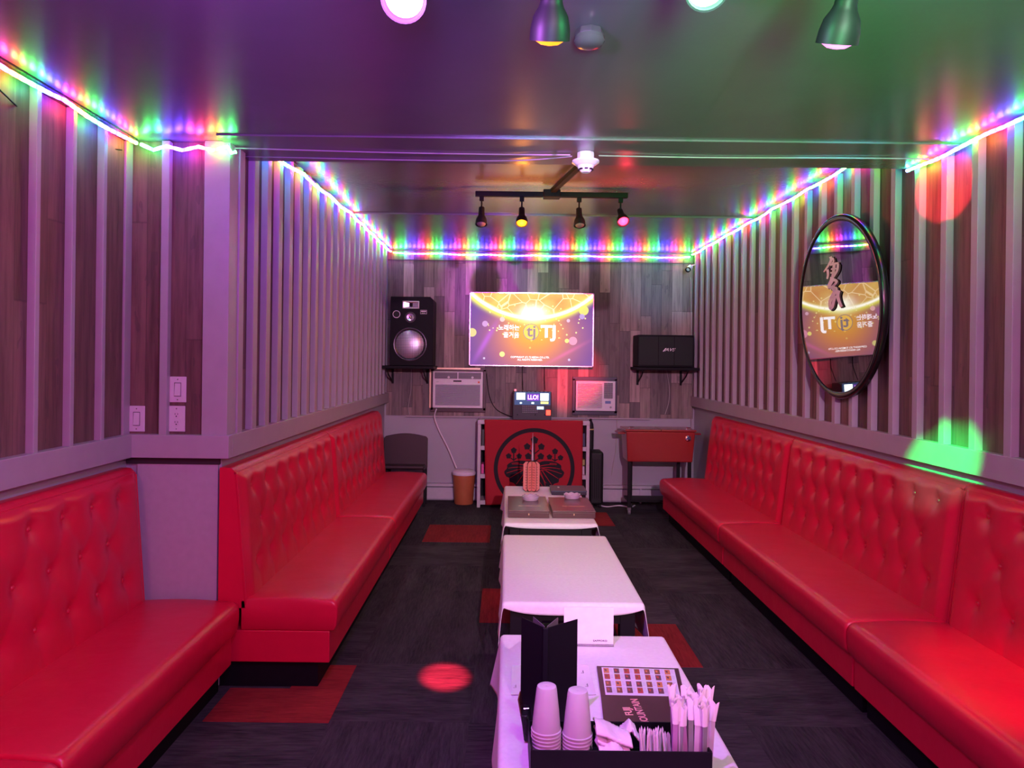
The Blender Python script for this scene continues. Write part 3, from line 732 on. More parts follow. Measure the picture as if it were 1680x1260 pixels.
# right karaoke speaker
ys2 = 7.80
a2, b2 = at(1046, 602, ys2), at(1139, 552, ys2)
z0_, z1_ = a2.z, b2.z+.012
R_ = thing('karaoke_speaker', 'wide dark green black karaoke speaker on the right wall shelf', 'speaker', ((a2.x+b2.x)/2, ys2+.14, z0_))
DG = pm('dark_grille_cloth', (.014, .02, .02), .75, scale=200, bump=.5)
obj('cabinet', MB().box(a2.x, b2.x, ys2, ys2+.29, z0_, z1_), BLK, R_, bevel=.008)
w_ = (b2.x-a2.x)
obj('front_grille', MB().prism([(a2.x+.012, ys2, z0_+.02), (a2.x+w_*.36, ys2-.018, z0_+.02), (b2.x-w_*.36, ys2-.018, z0_+.02), (b2.x-.012, ys2, z0_+.02)], (0, 0, z1_-z0_-.04)), DG, R_, bevel=.004)
for xx in (a2.x+w_*.36, b2.x-w_*.36): obj('grille_divider', MB().box(xx-.003, xx+.003, ys2-.021, ys2-.01, z0_+.02, z1_-.02), BLK, R_)
c = at(1098, 574, ys2); SL = pm('silver_print', (.7, .7, .72), .3, metal=.4)
text('lettering', 'AVS', .045, SL, R_, facing((c.x, ys2-.0195, c.z)), shear=.4, sx=1.3, bold=.0006)
obj('logo_slash', MB().prism([(c.x-.075, ys2-.0195, c.z-.018), (c.x-.06, ys2-.0195, c.z-.018), (c.x-.03, ys2-.0195, c.z+.018), (c.x-.045, ys2-.0195, c.z+.018)], (0, -.001, 0)), SL, R_)
shelf(a2.x-.02, XR-.05, z0_-.002, 7.74, 'black bracket shelf on the right of the back wall carrying the wide speaker')

# ------------------------------------------------------------------ window air conditioners
def ac_unit(px0, py0, px1, py1, kind, label):
    y = 8.02; a, b = at(px0, py1, y), at(px1, py0, y)
    x0, x1, z0, z1 = a.x, b.x, a.z, b.z
    r = thing('air_conditioner', label, 'air conditioner', ((x0+x1)/2, y+.06, z0))
    obj('body', MB().box(x0, x1, y, YB-.02, z0, z1), CREAM, r, bevel=.006)
    fr = pm('window_frame_brown', (.06, .025, .03), .4); f = .022
    m = MB().box(x0-.03, x1+.03, YB-.05, YB-.016, z1, z1+f+.02).box(x0-.03, x1+.03, YB-.05, YB-.016, z0-.05, z0)
    m.box(x0-.03, x0, YB-.05, YB-.016, z0-.03, z1+f).box(x1, x1+.03, YB-.05, YB-.016, z0-.03, z1+f)
    obj('surround', m, [fr if kind == 'L' else pm('window_frame_dark', (.03, .03, .06), .4)], r, bevel=.003)
    m = MB()
    if kind == 'L':
        h = z1-z0; gz0, gz1 = z0+.07*h, z0+.64*h
        obj('grille_recess', MB().box(x0+.03, x1-.03, y-.003, y, gz0, gz1), pm('grille_grey', (.22, .24, .30), .4), r)
        for k in range(17):
            z = gz0+(gz1-gz0)*(k+.5)/17; m.obox(((x0+x1)/2, y-.006, z), ((x1-x0)/2-.03, 0, 0), (0, .004, .003), (0, -.0015, .003))
        obj('louvres', m, pm('louvre_grey', (.42, .44, .50), .35), r)
        cx = (x0+x1)/2
        for s, (q0, q1) in enumerate(((x0+.02, cx-.006), (cx+.006, x1-.02))):
            v = obj('outlet_vent', MB().box(q0, q1, y-.004, y, z0+.80*h, z1-.03*h), pm('vent_dark', (.10, .10, .12), .4), r)
            mm = MB()
            for j in range(4): mm.box(q0, q1, y-.008, y-.003, z0+(.815+.04*j)*h, z0+(.822+.04*j)*h)
            obj('vent_slats', mm, pm('slat_grey', (.3, .3, .34), .4), v)
            kx = q0+.62*(q1-q0); obj('vent_lever', MB().lathe((kx, y-.004, z0+.84*h), (0, -1, 0), [(0, .014), (.012, .012)], 16), WHT, v, smooth=True)
        obj('handle_slot', MB().box(cx-.05, cx+.04, y-.003, y+.001, z0+.72*h, z0+.755*h), BLK, r)
        obj('sticker', MB().box(x1-.055, x1-.035, y-.003, y+.001, z0+.69*h, z0+.735*h), pm('orange_sticker', (.7, .15, .05), .5), r)
        obj('name_print', MB().box(x0+.035, x0+.065, y-.002, y+.001, z0+.705*h, z0+.715*h), pm('grey_print', (.25, .25, .3), .5), r)
    else:
        h = z1-z0; ww = x1-x0
        obj('grille_recess', MB().box(x0+.02, x0+.66*ww, y-.003, y, z0+.1*h, z1-.08*h), pm('grille_pale', (.38, .36, .38), .4), r)
        for k in range(16):
            z = z0+.1*h+(.82*h)*(k+.5)/16; m.obox((x0+.01+.33*ww, y-.006, z), (.33*ww-.01, 0, 0), (0, .004, .003), (0, -.0015, .003))
        obj('louvres', m, pm('louvre_white', (.66, .64, .66), .35), r)
        v = obj('outlet_vent', MB().box(x0+.71*ww, x1-.03, y-.003, y, z0+.42*h, z1-.06*h), pm('vent_dark', (.10, .10, .12), .4), r)
        mm = MB()
        for j in range(9): mm.box(x0+.71*ww, x1-.03, y-.008, y-.002, z0+(.44+.055*j)*h, z0+(.455+.055*j)*h)
        for j in (1, 2): mm.box(x0+(.71+.08*j)*ww, x0+(.715+.08*j)*ww, y-.008, y-.002, z0+.42*h, z1-.06*h)
        obj('vent_slats', mm, pm('slat_grey', (.3, .3, .34), .4), v)
        obj('energy_label', MB().box(x0+.74*ww, x1-.05, y-.004, y, z0+.25*h, z0+.34*h), pm('blue_label', (.12, .2, .45), .5), r)
        obj('control_knob', MB().lathe((x1-.05, y, z0+.13*h), (0, -1, 0), [(0, .012), (.01, .010)], 16), pm('knob_grey', (.3, .3, .35), .4), r, smooth=True)
    return r
ac_unit(709.5, 610, 792.5, 669, 'L', 'white window air conditioner with grey louvres below left of the television')
AC2 = ac_unit(944.6, 625.5, 1010, 674, 'R', 'smaller window air conditioner lit red, below right of the television')
struct(obj('trim_9', MB().box(at(705, 604, 8.1).x, at(788, 604, 8.1).x, 8.09, 8.135, at(750, 606, 8.1).z, at(750, 603.5, 8.1).z), pm('gilt', (.6, .5, .3), .3, metal=.5)))
struct(obj('trim_10', MB().box(at(705, 604, 8.1).x, at(707.5, 604, 8.1).x, 8.09, 8.135, at(706, 669, 8.1).z, at(706, 604, 8.1).z), MATS['gilt']))

# ------------------------------------------------------------------ media cabinet, banner and karaoke machine
CP = pm('cabinet_paint', (.50, .48, .52), .4)
cx0, cx1, cy0, cy1, cz = at(783, 760, 7.76).x, at(967, 760, 7.76).x, 7.76, 8.06, .93
cab = thing('media_cabinet', 'grey open shelf unit in the middle of the back wall, behind the red banner', 'cabinet', ((cx0+cx1)/2, (cy0+cy1)/2, 0))
obj('top_board', MB().box(cx0, cx1, cy0, cy1, cz-.045, cz), CP, cab, bevel=.003)
for x0, x1 in ((cx0, cx0+.035), (cx1-.035, cx1)): obj('side_panel', MB().box(x0, x1, cy0, cy1, 0, cz-.045), CP, cab, bevel=.003)
for y in (.055, .335, .635): obj('shelf', MB().box(cx0+.035, cx1-.035, cy0+.005, cy1-.02, y-.025, y+.02), CP, cab, bevel=.002)
obj('back_panel', MB().box(cx0+.03, cx1-.03, cy1-.02, cy1, .03, cz-.04), BLK, cab)
# things on the shelves that peep out beside the banner
bk = [(.0, .36, .10, (.75, .12, .4), 'pink'), (.0, .66, .13, (.08, .10, .10), 'dark green')]
def book(x, z, h, col, lab, w=.028, dep=.16):
    tag(recenter(obj('binder', MB().box(x, x+w, cy0+.03, cy0+.03+dep, z, z+h), pm('binder_'+lab.split()[0], col, .5), bevel=.003)), lab, 'binder')
book(cx0+.042, .357, .10, (.7, .10, .35), 'pink spined binder on the middle shelf left of the banner')
book(cx0+.042, .657, .17, (.05, .07, .06), 'dark binder on the top shelf left of the banner')
book(cx1-.075, .357, .09, (.5, .45, .5), 'pale binder on the middle shelf right of the banner')
book(cx1-.072, .657, .14, (.03, .05, .10), 'navy binder on the top shelf right of the banner')
book(cx1-.080, .457, .06, (.35, .35, .10), 'olive carton lying on the pale binder right of the banner', .035)
# banner
bx0, bx1, bz0, bz1 = at(794, 760, 7.72).x, at(956, 760, 7.72).x, .035, cz+.004
yb_ = cy0-.012
def by(u, v): return yb_-.006-.010*(1-v)*(1+math.sin(u*9.+1.))-.012*(1-v)**2*math.sin(u*17)
def BP(u, v, off=0):
    sxk = 1-.03*(1-v)*(1-2*u)*0
    x = bx0+(bx1-bx0)*u+.02*(1-v)*(1-u); return Vector((x, by(u, v)-off, bz0+(bz1-bz0)*v+(.01*math.sin(u*6) if v < .01 else 0)))
ban = thing('banner', 'red cloth banner with a black paulownia crest hanging on the grey cabinet', 'banner', ((bx0+bx1)/2, yb_, bz0))
def solid_grid(fn, nu, nv, th):
    m = MB(); m.grid(fn, nu, nv); return m
BR = pm('banner_red', (.36, .010, .022), .8, scale=80, bump=.3)
cl = obj('cloth', solid_grid(BP, 48, 40, .002), BR, ban, smooth='all')
sol = cl.modifiers.new('s', 'SOLIDIFY'); sol.thickness = .002; sol.offset = 1
obj('top_fold', MB().box(bx0, bx1, yb_-.006, cy0+.015, cz+.001, cz+.005), BR, ban, bevel=.001)
c0 = at(876.5, 769, 7.72); Rr = 66.5*7.72/F
INK = pm('banner_ink', (.009, .009, .014), .8, scale=80)
def E(ex, ez, off=.0035):
    x, z = c0.x+ex*Rr, c0.z+ez*Rr
    v = (z-bz0)/(bz1-bz0); u = (x-bx0-.02*(1-v))/(bx1-bx0-.02*(1-v)); return Vector((x, by(u, v)-off, z))
m = MB(); n = 96
m.add([E(1.0*math.cos(2*PI*k/n), 1.0*math.sin(2*PI*k/n)) for k in range(n)]+[E(.90*math.cos(2*PI*k/n), .90*math.sin(2*PI*k/n)) for k in range(n)], [(k, (k+1) % n, n+(k+1) % n, n+k) for k in range(n)])
obj('crest_ring', m, INK, ban)
def smoothpoly(pts, n=6):
    out = []; N = len(pts)
    for i in range(N):
        p0_, p1_, p2_, p3_ = [Vector((*pts[(i+k-1) % N], 0)) for k in range(4)]
        for k in range(n):
            t = k/n; out.append(.5*((2*p1_)+(p2_-p0_)*t+(2*p0_-5*p1_+4*p2_-p3_)*t*t+(3*p1_-p0_-3*p2_+p3_)*t**3))
    return out
leafL = [(-.06,.06),(-.17,.17),(-.35,.19),(-.53,.165),(-.66,.09),(-.67,.0),(-.74,-.09),(-.69,-.20),(-.62,-.24),(-.60,-.33),(-.50,-.37),(-.40,-.46),(-.25,-.45),(-.14,-.52),(-.06,-.25)]
leafR = [(-x, z) for x, z in leafL][::-1]
leafC = [(0,.10),(-.10,.0),(-.16,-.22),(-.28,-.34),(-.27,-.48),(-.20,-.55),(-.18,-.66),(-.08,-.72),(0,-.82),(.08,-.72),(.18,-.66),(.20,-.55),(.27,-.48),(.28,-.34),(.16,-.22),(.10,.0)]
for L__, c_, of in ((leafL, (-.4, -.13), .0035), (leafR, (.4, -.13), .0035), (leafC, (0, -.4), .005)):
    sp2 = smoothpoly(L__); pts = [E(p.x, p.y, of) for p in sp2]
    m = MB(); mid = [E((p.x+c_[0])/2, (p.y+c_[1])/2, of) for p in sp2]; N = len(pts); cc = E(*c_, of)
    m.add(pts+mid+[cc], [(k, (k+1) % N, N+(k+1) % N, N+k) for k in range(N)]+[(N+k, N+(k+1) % N, 2*N) for k in range(N)])
    obj('crest_leaf', m, INK, ban)
def ribbon(m, pts, w0, w1, fn, off):
    N = len(pts); vs = []
    for i, (x, z) in enumerate(pts):
        a, b = pts[max(i-1, 0)], pts[min(i+1, N-1)]; d = Vector((b[0]-a[0], b[1]-a[1])); d.normalize(); nn = Vector((-d.y, d.x))
        w_ = w0+(w1-w0)*i/(N-1); vs += [fn(x+nn.x*w_, z+nn.y*w_, off), fn(x-nn.x*w_, z-nn.y*w_, off)]
    m.add(vs, [(2*i, 2*i+1, 2*i+3, 2*i+2) for i in range(N-1)])
def curve(a, b, c, n=8):
    return [((1-t)**2*a[0]+2*t*(1-t)*b[0]+t*t*c[0], (1-t)**2*a[1]+2*t*(1-t)*b[1]+t*t*c[1]) for t in [k/n for k in range(n+1)]]
m = MB()
for s in (-1, 1):
    for a, b, c in (((-.08,.04),(-.3,.12),(-.55,.10)),((-.08,.0),(-.35,.06),(-.64,.0)),((-.20,.0),(-.4,-.02),(-.68,-.12)),((-.28,-.04),(-.40,-.12),(-.60,-.24)),((-.18,-.02),(-.30,-.2),(-.44,-.40)),((-.13,-.03),(-.22,-.2),(-.28,-.42)),((-.08,-.05),(-.2,-.04),(-.3,-.04)),((-.38,.13),(-.48,.14),(-.56,.12))):
        ribbon(m, [(x*-s, z) for x, z in curve(a, b, c)], .012, .006, E, .0062)
for a, b, c in (((0,.08),(0,-.3),(0,-.78)),((0,-.1),(-.08,-.25),(-.22,-.45)),((0,-.1),(.08,-.25),(.22,-.45)),((0,-.25),(-.06,-.4),(-.15,-.62)),((0,-.25),(.06,-.4),(.15,-.62)),((-.10,.0),(-.17,-.2),(-.30,-.36)),((.10,.0),(.17,-.2),(.30,-.36))):
    ribbon(m, curve(a, b, c), .012, .006, E, .0075)
obj('crest_veins', m, BR, ban)
m = MB()
def blossom(x, z, s, rot=0):
    pts = []
    for k in range(5):
        for dk, rr in ((-.25, .86), (0, 1.0), (.25, .86), (.5, .78)):
            a = PI/2+rot+(k+dk)*2*PI/5; pts.append(E(x+s*rr*math.cos(a), z+s*rr*math.sin(a)))
    m.add(pts+[E(x, z)], [(k, (k+1) % 20, 20) for k in range(20)])
for x, z, s in ((0,.70,.10),(-.18,.54,.09),(.17,.54,.09),(-.15,.30,.09),(.16,.30,.09),(-.51,.44,.08),(-.635,.30,.075),(-.375,.30,.075),(.51,.43,.08),(.375,.29,.075),(.646,.275,.075)): blossom(x, z, s)
for pts in ([(0,.62),(0,.15)],[(-.12,.46),(0,.36)],[(.12,.46),(0,.36)],[(-.10,.24),(0,.17)],[(.10,.24),(0,.17)],[(-.51,.38),(-.51,.18)],[(.51,.38),(.51,.18)],[(-.58,.25),(-.51,.2)],[(-.44,.25),(-.51,.2)],[(.58,.24),(.51,.2)],[(.44,.24),(.51,.2)]):
    ribbon(m, pts, .014, .014, E, .0035)
obj('crest_blossoms', m, INK, ban)
# karaoke machine
ky = 7.78
a, b = at(841, 688, ky), at(905, 640, ky); kx0, kx1, kz0, kz1 = a.x, b.x, cz+.002, b.z
km = thing('karaoke_machine', 'dark karaoke machine with glowing displays on top of the grey cabinet', 'karaoke machine', ((kx0+kx1)/2, ky+.12, kz0))
kz1 = kz0+.30
KM = pm('machine_shell', (.012, .015, .022), .45)
obj('housing', MB().prism([(kx0, ky, kz0), (kx0, ky+.22, kz0), (kx0, ky+.22, kz1), (kx0, ky+.03, kz1), (kx0, ky, kz1-.02)], (kx1-kx0, 0, 0)), KM, km, bevel=.006)
def kp(px0, py0, px1, py1, name, mat, th=.004, par=km):
    p, q = at(px0, py1, ky-.002), at(px1, py0, ky-.002)
    return obj(name, MB().box(p.x, q.x, ky-.002-th, ky+.001, p.z, q.z), mat, par)
kp(844, 643.5, 903, 664, 'display_panel', pm('display_glass', (.02, .03, .08), .15, emit=(.08, .15, .35), es=.5))
kp(847.5, 644.5, 861.5, 655.5, 'lit_window', emat('win_white', (.80, 1, .92), 3.0), .006)
kp(886.5, 645.5, 900, 657, 'lit_window', emat('win_white', (.80, 1, .92), 3.0), .006)
kp(887, 659, 899.5, 662.5, 'amber_strip', emat('win_amber', (1, .75, .15), 2.0), .006)
kp(864.5, 646, 885, 657.5, 'violet_display', emat('win_violet', (.10, .03, .35), 1.2), .005)
c = at(874.5, 652, ky)
text('lettering', 'LLO!', .066, emat('led_letters', (1, .45, .85), 3.0), km, facing((c.x, ky-.0085, c.z)), bold=.001, sx=.85)
kp(881, 667, 892, 671.5, 'blue_display', emat('win_blue', (.35, .6, 1), 2.0), .005)
kp(853, 660, 856, 662, 'indicator', emat('win_white', (.8, 1, .92), 3), .005); kp(872, 660, 876, 662.5, 'indicator', emat('win_white', (.8, 1, .92), 3), .005)
kp(896, 673, 903, 681, 'volume_knob', emat('knob_red', (1, .04, .02), 4.0), .012)
m = MB()
for j in range(4):
    for i in range(9):
        c = at(858+i*2.9, 666.5+j*3.2, ky); m.box(c.x-.005, c.x+.005, ky-.006, ky+.001, c.z-.004, c.z+.004)
obj('keypad', m, pm('key_grey', (.25, .25, .3), .4), km)
m = MB()
for k in range(9):
    c = at(847+k*7, 640.5, ky); m.box(c.x-.014, c.x+.014, ky+.03, ky+.05, kz1-.001, kz1+.006)
obj('top_vents', m, pm('vent_green', (.06, .14, .10), .4), km)
kp(844, 638.5, 847, 641.5, 'indicator', emat('win_redpink', (1, .1, .15), 3), .004)
for px in (849, 878, 894): obj('rubber_key', MB().lathe(at(px, 680.5, ky), (0, -1, 0), [(0, .007), (.008, .006)], 12), BLK, km)

# ------------------------------------------------------------------ things along the back wall
# waste bin
c = Vector((at(761, 800, 7.98).x, 7.98, 0))
bn = thing('waste_bin', 'small terracotta brown waste bin with white liner by the grey cabinet', 'bin', c)
obj('bin_body', MB().lathe(c, (0, 0, 1), [(0, .098), (.01, .103), (.32, .122)], 36), pm('bin_wood', (.42, .13, .05), .5, scale=14, var=.2), bn, smooth=True)
obj('liner', MB().lathe(c+Vector((0, 0, .315)), (0, 0, 1), [(0, .123), (.012, .130), (.03, .128), (.05, .10), (.056, .03)], 36), pm('liner_white', (.75, .70, .78), .5, scale=40, bump=.5), bn, smooth=True)
# suitcase
p, q = at(966, 828, 7.82), at(990.5, 741, 7.82)
x0, x1 = cx1+.012, q.x
sc_ = thing('suitcase', 'black upright suitcase standing between the grey cabinet and the cooler', 'suitcase', ((x0+x1)/2, 7.92, 0))
obj('shell', MB().box(x0, x1, 7.81, 8.05, .03, q.z), pm('suitcase_black', (.004, .006, .006), .6), sc_, bevel=.03, seg=4)
m = MB()
for k in range(5): m.box(x0+.03+k*(x1-x0-.06)/4-.003, x0+.03+k*(x1-x0-.06)/4+.003, 7.806, 7.815, .10, q.z-.08)
obj('rib', m, BLK, sc_)
for x in (x0+.03, x1-.03):
    for y in (7.84, 8.01): obj('wheel', MB().cyl((x-.012, y, .02), (x+.012, y, .02), .02, n=16).box(x-.008, x+.008, y-.008, y+.008, .02, .05), RUBBER, sc_)
# slim black roll
c = at(969.5, 715, 7.95)
ub = thing('umbrella', 'slim black folded umbrella with a yellow band standing behind the suitcase', 'umbrella', (c.x+.012, 8.09, 0))
zt_ = at(969, 690, 8.09).z; ux = c.x+.012
obj('canopy', MB().lathe((ux, 8.09, 0), (0, 0, 1), [(0, .008), (.08, .012), (.12, .028), (zt_-.12, .036), (zt_-.04, .030), (zt_-.01, .018)], 14), pm('umbrella_black', (.012, .012, .014), .7), ub, smooth=True)
obj('handle', MB().lathe((ux, 8.09, zt_-.02), (0, 0, 1), [(0, .014), (.03, .014), (.04, .008)], 14), BLK, ub, smooth=True)
obj('strap', MB().lathe((ux, 8.09, at(969, 705, 8.09).z), (0, 0, 1), [(0, .038), (.012, .038)], 14), pm('yellow_band', (.6, .45, .15), .6), ub)
# folded brown chair against back-left
p, q = at(629, 770, 7.75), at(701.5, 713, 7.75)
ch = thing('folding_chair', 'dark brown chair with arched backrest behind the far end of the left bench', 'chair', ((p.x+q.x)/2, 7.78, 0))
x0, x1, z0, z1 = max(p.x, XL+.05), q.x, p.z, q.z-.012
ol = [(x0, 7.75, z0+.02), (x0+.02, 7.75, z0), (x1-.02, 7.75, z0), (x1, 7.75, z0+.02), (x1, 7.76, z1-.03), (x1-.02, 7.76, z1-.01)]
for k in range(1, 8): ol.append((x1-.06-(x1-x0-.12)*k/8, 7.76, z1+.02*math.sin(PI*k/8)))
ol += [(x0+.02, 7.76, z1-.01), (x0, 7.76, z1-.03)]
obj('backrest', MB().prism(ol, (0, .03, 0)), BROWN, ch, bevel=.006)
obj('seat', MB().box(x0+.02, x1-.02, 7.60, 7.98, .42, .455), BROWN, ch, bevel=.01)
for x in (x0+.035, x1-.035):
    for y in (7.765, 7.95): obj('leg', MB().box(x-.013, x+.013, y-.012, y+.012, 0, .46 if y > 7.8 else z0+.02), BLK2, ch)
# cooler cart
yc0, yc1 = 7.45, 7.80
p, q = at(1027, 758, yc0), at(1141, 709, yc0)
ck = thing('cooler_cart', 'red rolling patio cooler on black legs at the right of the back wall', 'cooler', ((p.x+q.x)/2, (yc0+yc1)/2, 0))
CR = pm('cooler_red', (.27, .016, .012), .3, coat=.4)
x0, x1, z0, z1 = p.x, q.x, p.z, q.z
obj('tub', MB().add([(x0+.02, yc0+.02, z0), (x1-.02, yc0+.02, z0), (x1-.02, yc1-.02, z0), (x0+.02, yc1-.02, z0), (x0, yc0, z1), (x1, yc0, z1), (x1, yc1, z1), (x0, yc1, z1)],
    [(3,2,1,0),(4,5,6,7),(0,1,5,4),(1,2,6,5),(2,3,7,6),(3,0,4,7)]), CR, ck, bevel=.012, seg=3)
for k, (a_, b_) in enumerate(((x0-.01, (x0+x1)/2-.002), ((x0+x1)/2+.002, x1+.01))):
    ld = obj('lid', MB().box(a_, b_, yc0-.012, yc1+.012, z1+.001, z1+.022), pm('lid_red', (.26, .03, .025), .2, coat=.6), ck, bevel=.006)
    cx = a_+.07 if k == 0 else b_-.07
    obj('lid_handle', MB().tube([(cx-.02, yc0+.05, z1+.02), (cx-.02, yc0+.05, z1+.04), (cx+.02, yc0+.05, z1+.04), (cx+.02, yc0+.05, z1+.02)], .006, 6), CHROME, ld)
for s, x in ((-1, x0), (1, x1)): obj('side_handle', MB().box(min(x+s*.002, x+s*.075), max(x+s*.002, x+s*.075), yc0+.06, yc1-.06, z1-.035, z1-.018), CR, ck, bevel=.006)
c = at(1129, 719.5, yc0)
bo = obj('bottle_opener', MB().lathe((c.x, yc0+.006, c.z), (0, -1, 0), [(0, .030), (.012, .030), (.018, .022)], 24), CHROME, ck, smooth=True)
obj('opener_centre', MB().lathe((c.x, yc0-.011, c.z+.004), (0, -1, 0), [(0, .016), (.004, .014)], 20), pm('opener_blue', (.05, .06, .16), .3), bo)
for x in (x0+.045, x0+.10, x1-.10, x1-.045):
    yy = yc0+.05 if x in (x0+.045, x1-.045) else yc1-.05
    obj('leg', MB().box(x-.017, x+.017, yy-.015, yy+.015, .07, z0+.01), BLK2, ck, bevel=.003)
obj('lower_shelf', MB().box(x0+.03, x1-.03, yc0+.05, yc1-.05, .13, .15), BLK2, ck)
for x in (x0+.045, x1-.045):
    w2 = obj('caster', MB().cyl((x-.012, yc0+.05, .028), (x+.012, yc0+.05, .028), .028, n=20).box(x-.018, x+.018, yc0+.035, yc0+.065, .045, .075), pm('caster_grey', (.15, .15, .16), .3), ck, smooth=True)
for x in (x0+.10, x1-.10): obj('wheel', MB().cyl((x-.014, yc1-.05, .05), (x+.014, yc1-.05, .05), .05, n=24), RUBBER, ck, smooth=True)
# security camera
c = at(1131, 440, 7.95)
cm = thing('security_camera', 'small white cylindrical camera in the upper right corner of the back wall', 'camera', (c.x, 7.95, c.z-.03))
ax = Vector((-.5, -.75, -.45)).normalized()
obj('camera_body', MB().lathe(c-ax*.05, ax, [(0, .018), (.01, .026), (.09, .028)], 20), pm('camera_cyan_white', (.45, .62, .66), .35), cm, smooth=True)
obj('lens_hood', MB().lathe(c+ax*.038, ax, [(0, .029), (.018, .029), (.018, .022), (.004, .020)], 20), BLK, cm, smooth=True)
obj('lens', MB().lathe(c+ax*.042, ax, [(0, .019), (.006, .012), (.008, .002)], 16), WHT, cm, smooth=True)
obj('mount', MB().tube([c-ax*.045, c-ax*.045+Vector((.03, .03, .02)), (XR-.05, 8.0, c.z+.045)], .008, 8), WHT, cm)
# cables on the back wall
yw = 8.12
wire('white_cable', [at(716, 671, 8.0), at(713, 684, 8.04), at(720, 705, 8.04), at(735, 735, 8.04), at(749, 768, 8.02)], .008, WHT, 'thick white cable curving from the left air conditioner down to the waste bin')
wire('speaker_wire', [at(675, 606, yw), at(674, 640, yw), at(670, 668, yw), at(672, 680, yw)], .003, pm('pale_wire', (.4, .4, .36), .4), 'thin pale wire hanging below the left loudspeaker shelf')
wire('speaker_wire', [at(1093, 606, yw), at(1098, 635, yw), at(1097, 660, yw), at(1091, 680, yw)], .003, MATS['pale_wire'], 'thin pale wire hanging below the right speaker shelf')
wire('black_wire', [at(798, 613, yw), at(803, 650, yw), at(815, 672, yw), at(840, 684, 8.05)], .004, BLK, 'black wire running from the left air conditioner to the karaoke machine')
wire('black_wire', [at(857, 601, yw), at(857, 618, yw), at(858, 640, 8.02)], .004, BLK, 'black wire dropping from the television to the left of the machine top')
wire('black_wire', [at(893, 601, yw), at(893, 618, yw), at(894, 640, 8.02)], .004, BLK, 'black wire dropping from the television to the right of the machine top')
_pc = [at(1013, 676, yw), at(1012, 700, 8.14), at(1010, 740, 8.14), at(1003, 780, 8.14)]
obj('power_cord', MB().tube(_pc, .004, 6), MATS['pale_wire'], AC2, smooth=True)
wire('power_strip_cord', [(1.0, 7.98, .006), (1.1, 7.86, .006), (1.25, 7.93, .006), (1.35, 7.85, .006), (1.42, 7.95, .006)], .007, WHT, 'white cord curled on the floor between suitcase and cooler')
wire('grey_cable', [at(1133, 455, 8.08), at(1134, 520, 8.08), at(1136, 600, 8.08), at(1134, 700, 8.10)], .003, MATS['pale_wire'], 'thin pale cord running down the right edge of the back wall')

# ------------------------------------------------------------------ round mirror
XM = XR-.044
lft, rgt = atx(1320, 510, XM), atx(1466, 500, XM)
mc = Vector((XM, 3.86*1.147, 0)); 
Rm = .555; mc.y = 4.44; mc.z = at(1396, 502, XM*F/(1396-830)).z
mr = thing('round_mirror', 'large round mirror with black frame and calligraphy on the right wall', 'mirror', (XM, mc.y, mc.z-Rm))
obj('frame', MB().lathe((XM, mc.y, mc.z), (-1, 0, 0), [(0, Rm-.008), (.008, Rm), (.034, Rm), (.042, Rm-.006), (.044, Rm-.014), (.040, Rm-.034), (.034, Rm-.040)], 96), pm('mirror_frame_black', (.006, .007, .007), .22), mr, smooth=True)
mg, t = newmat('mirror_glass'); b = t.bsdf; vec, x, y, z = t.coord()
t.l.new(t.mix(t.noise(vec, 2.), (.40, .39, .39), (.43, .42, .42)), b.inputs['Base Color']); b.inputs['Metallic'].default_value = 1; b.inputs['Roughness'].default_value = .015
obj('mirror_glass', MB().lathe((XM-.034, mc.y, mc.z), (-1, 0, 0), [(0, Rm-.036), (.002, Rm-.036)], 96), mg, mr)
GREY = pm('etched_grey', (.75, .72, .72), .5); XMG = XM-.039
def mp(cx_, cy_):
    return 1260+cx_/3.5, 320+cy_/3.5
def Em(x, z, off):   # crop coords to mirror plane
    p = atx(*mp(x, z), XMG-off); return p
def strokes(name, lst, mat, off):
    m = MB()
    for w0, w1, pts in lst:
        n = len(pts); cr = []
        for i in range(n-1):
            q = [Vector(pts[max(i-1, 0)]), Vector(pts[i]), Vector(pts[i+1]), Vector(pts[min(i+2, n-1)])]
            for k in range(5):
                t = k/5; cr.append(tuple(.5*((2*q[1])+(q[2]-q[0])*t+(2*q[0]-5*q[1]+4*q[2]-q[3])*t*t+(3*q[1]-q[0]-3*q[2]+q[3])*t**3)))
        cr.append(tuple(pts[-1])); ribbon(m, cr, w0, w1, Em, off)
    return obj(name, m, mat, mr)
ST = [(9, 3, [(392, 352), (396, 370), (380, 400), (362, 425), (350, 440)]), (6, 4, [(404, 358), (410, 378), (398, 392)]),
      (8, 5, [(372, 425), (374, 455), (368, 480)]), (9, 7, [(412, 395), (408, 430), (398, 470)]), (6, 5, [(388, 400), (414, 392), (438, 388)]),
      (7, 6, [(434, 392), (428, 430), (404, 468)]), (5, 4, [(392, 425), (410, 420), (428, 422)]), (5, 4, [(388, 445), (404, 443), (420, 444)]),
      (12, 9, [(398, 470), (392, 492), (380, 515), (378, 535)]), (9, 5, [(405, 485), (422, 492), (412, 510), (396, 522)]),
      (8, 6, [(380, 535), (400, 522), (414, 508)]), (13, 10, [(395, 545), (415, 535), (405, 560), (388, 590)]), (11, 8, [(432, 545), (425, 575), (432, 610), (445, 640)]),
      (10, 9, [(390, 585), (378, 615), (380, 650)]), (9, 7, [(410, 575), (400, 610), (392, 640), (376, 655)])]
strokes('calligraphy_shadow', [(a+3, b+2, [(x+7, y+5) for x, y in p]) for a, b, p in ST], pm('stroke_shadow_black', (.01, .01, .01), .5), .0012)  # shadow of the strokes, painted as a dark offset copy
strokes('calligraphy', ST, GREY, .0028)
mr.rotation_euler = (0, -.042, 0)

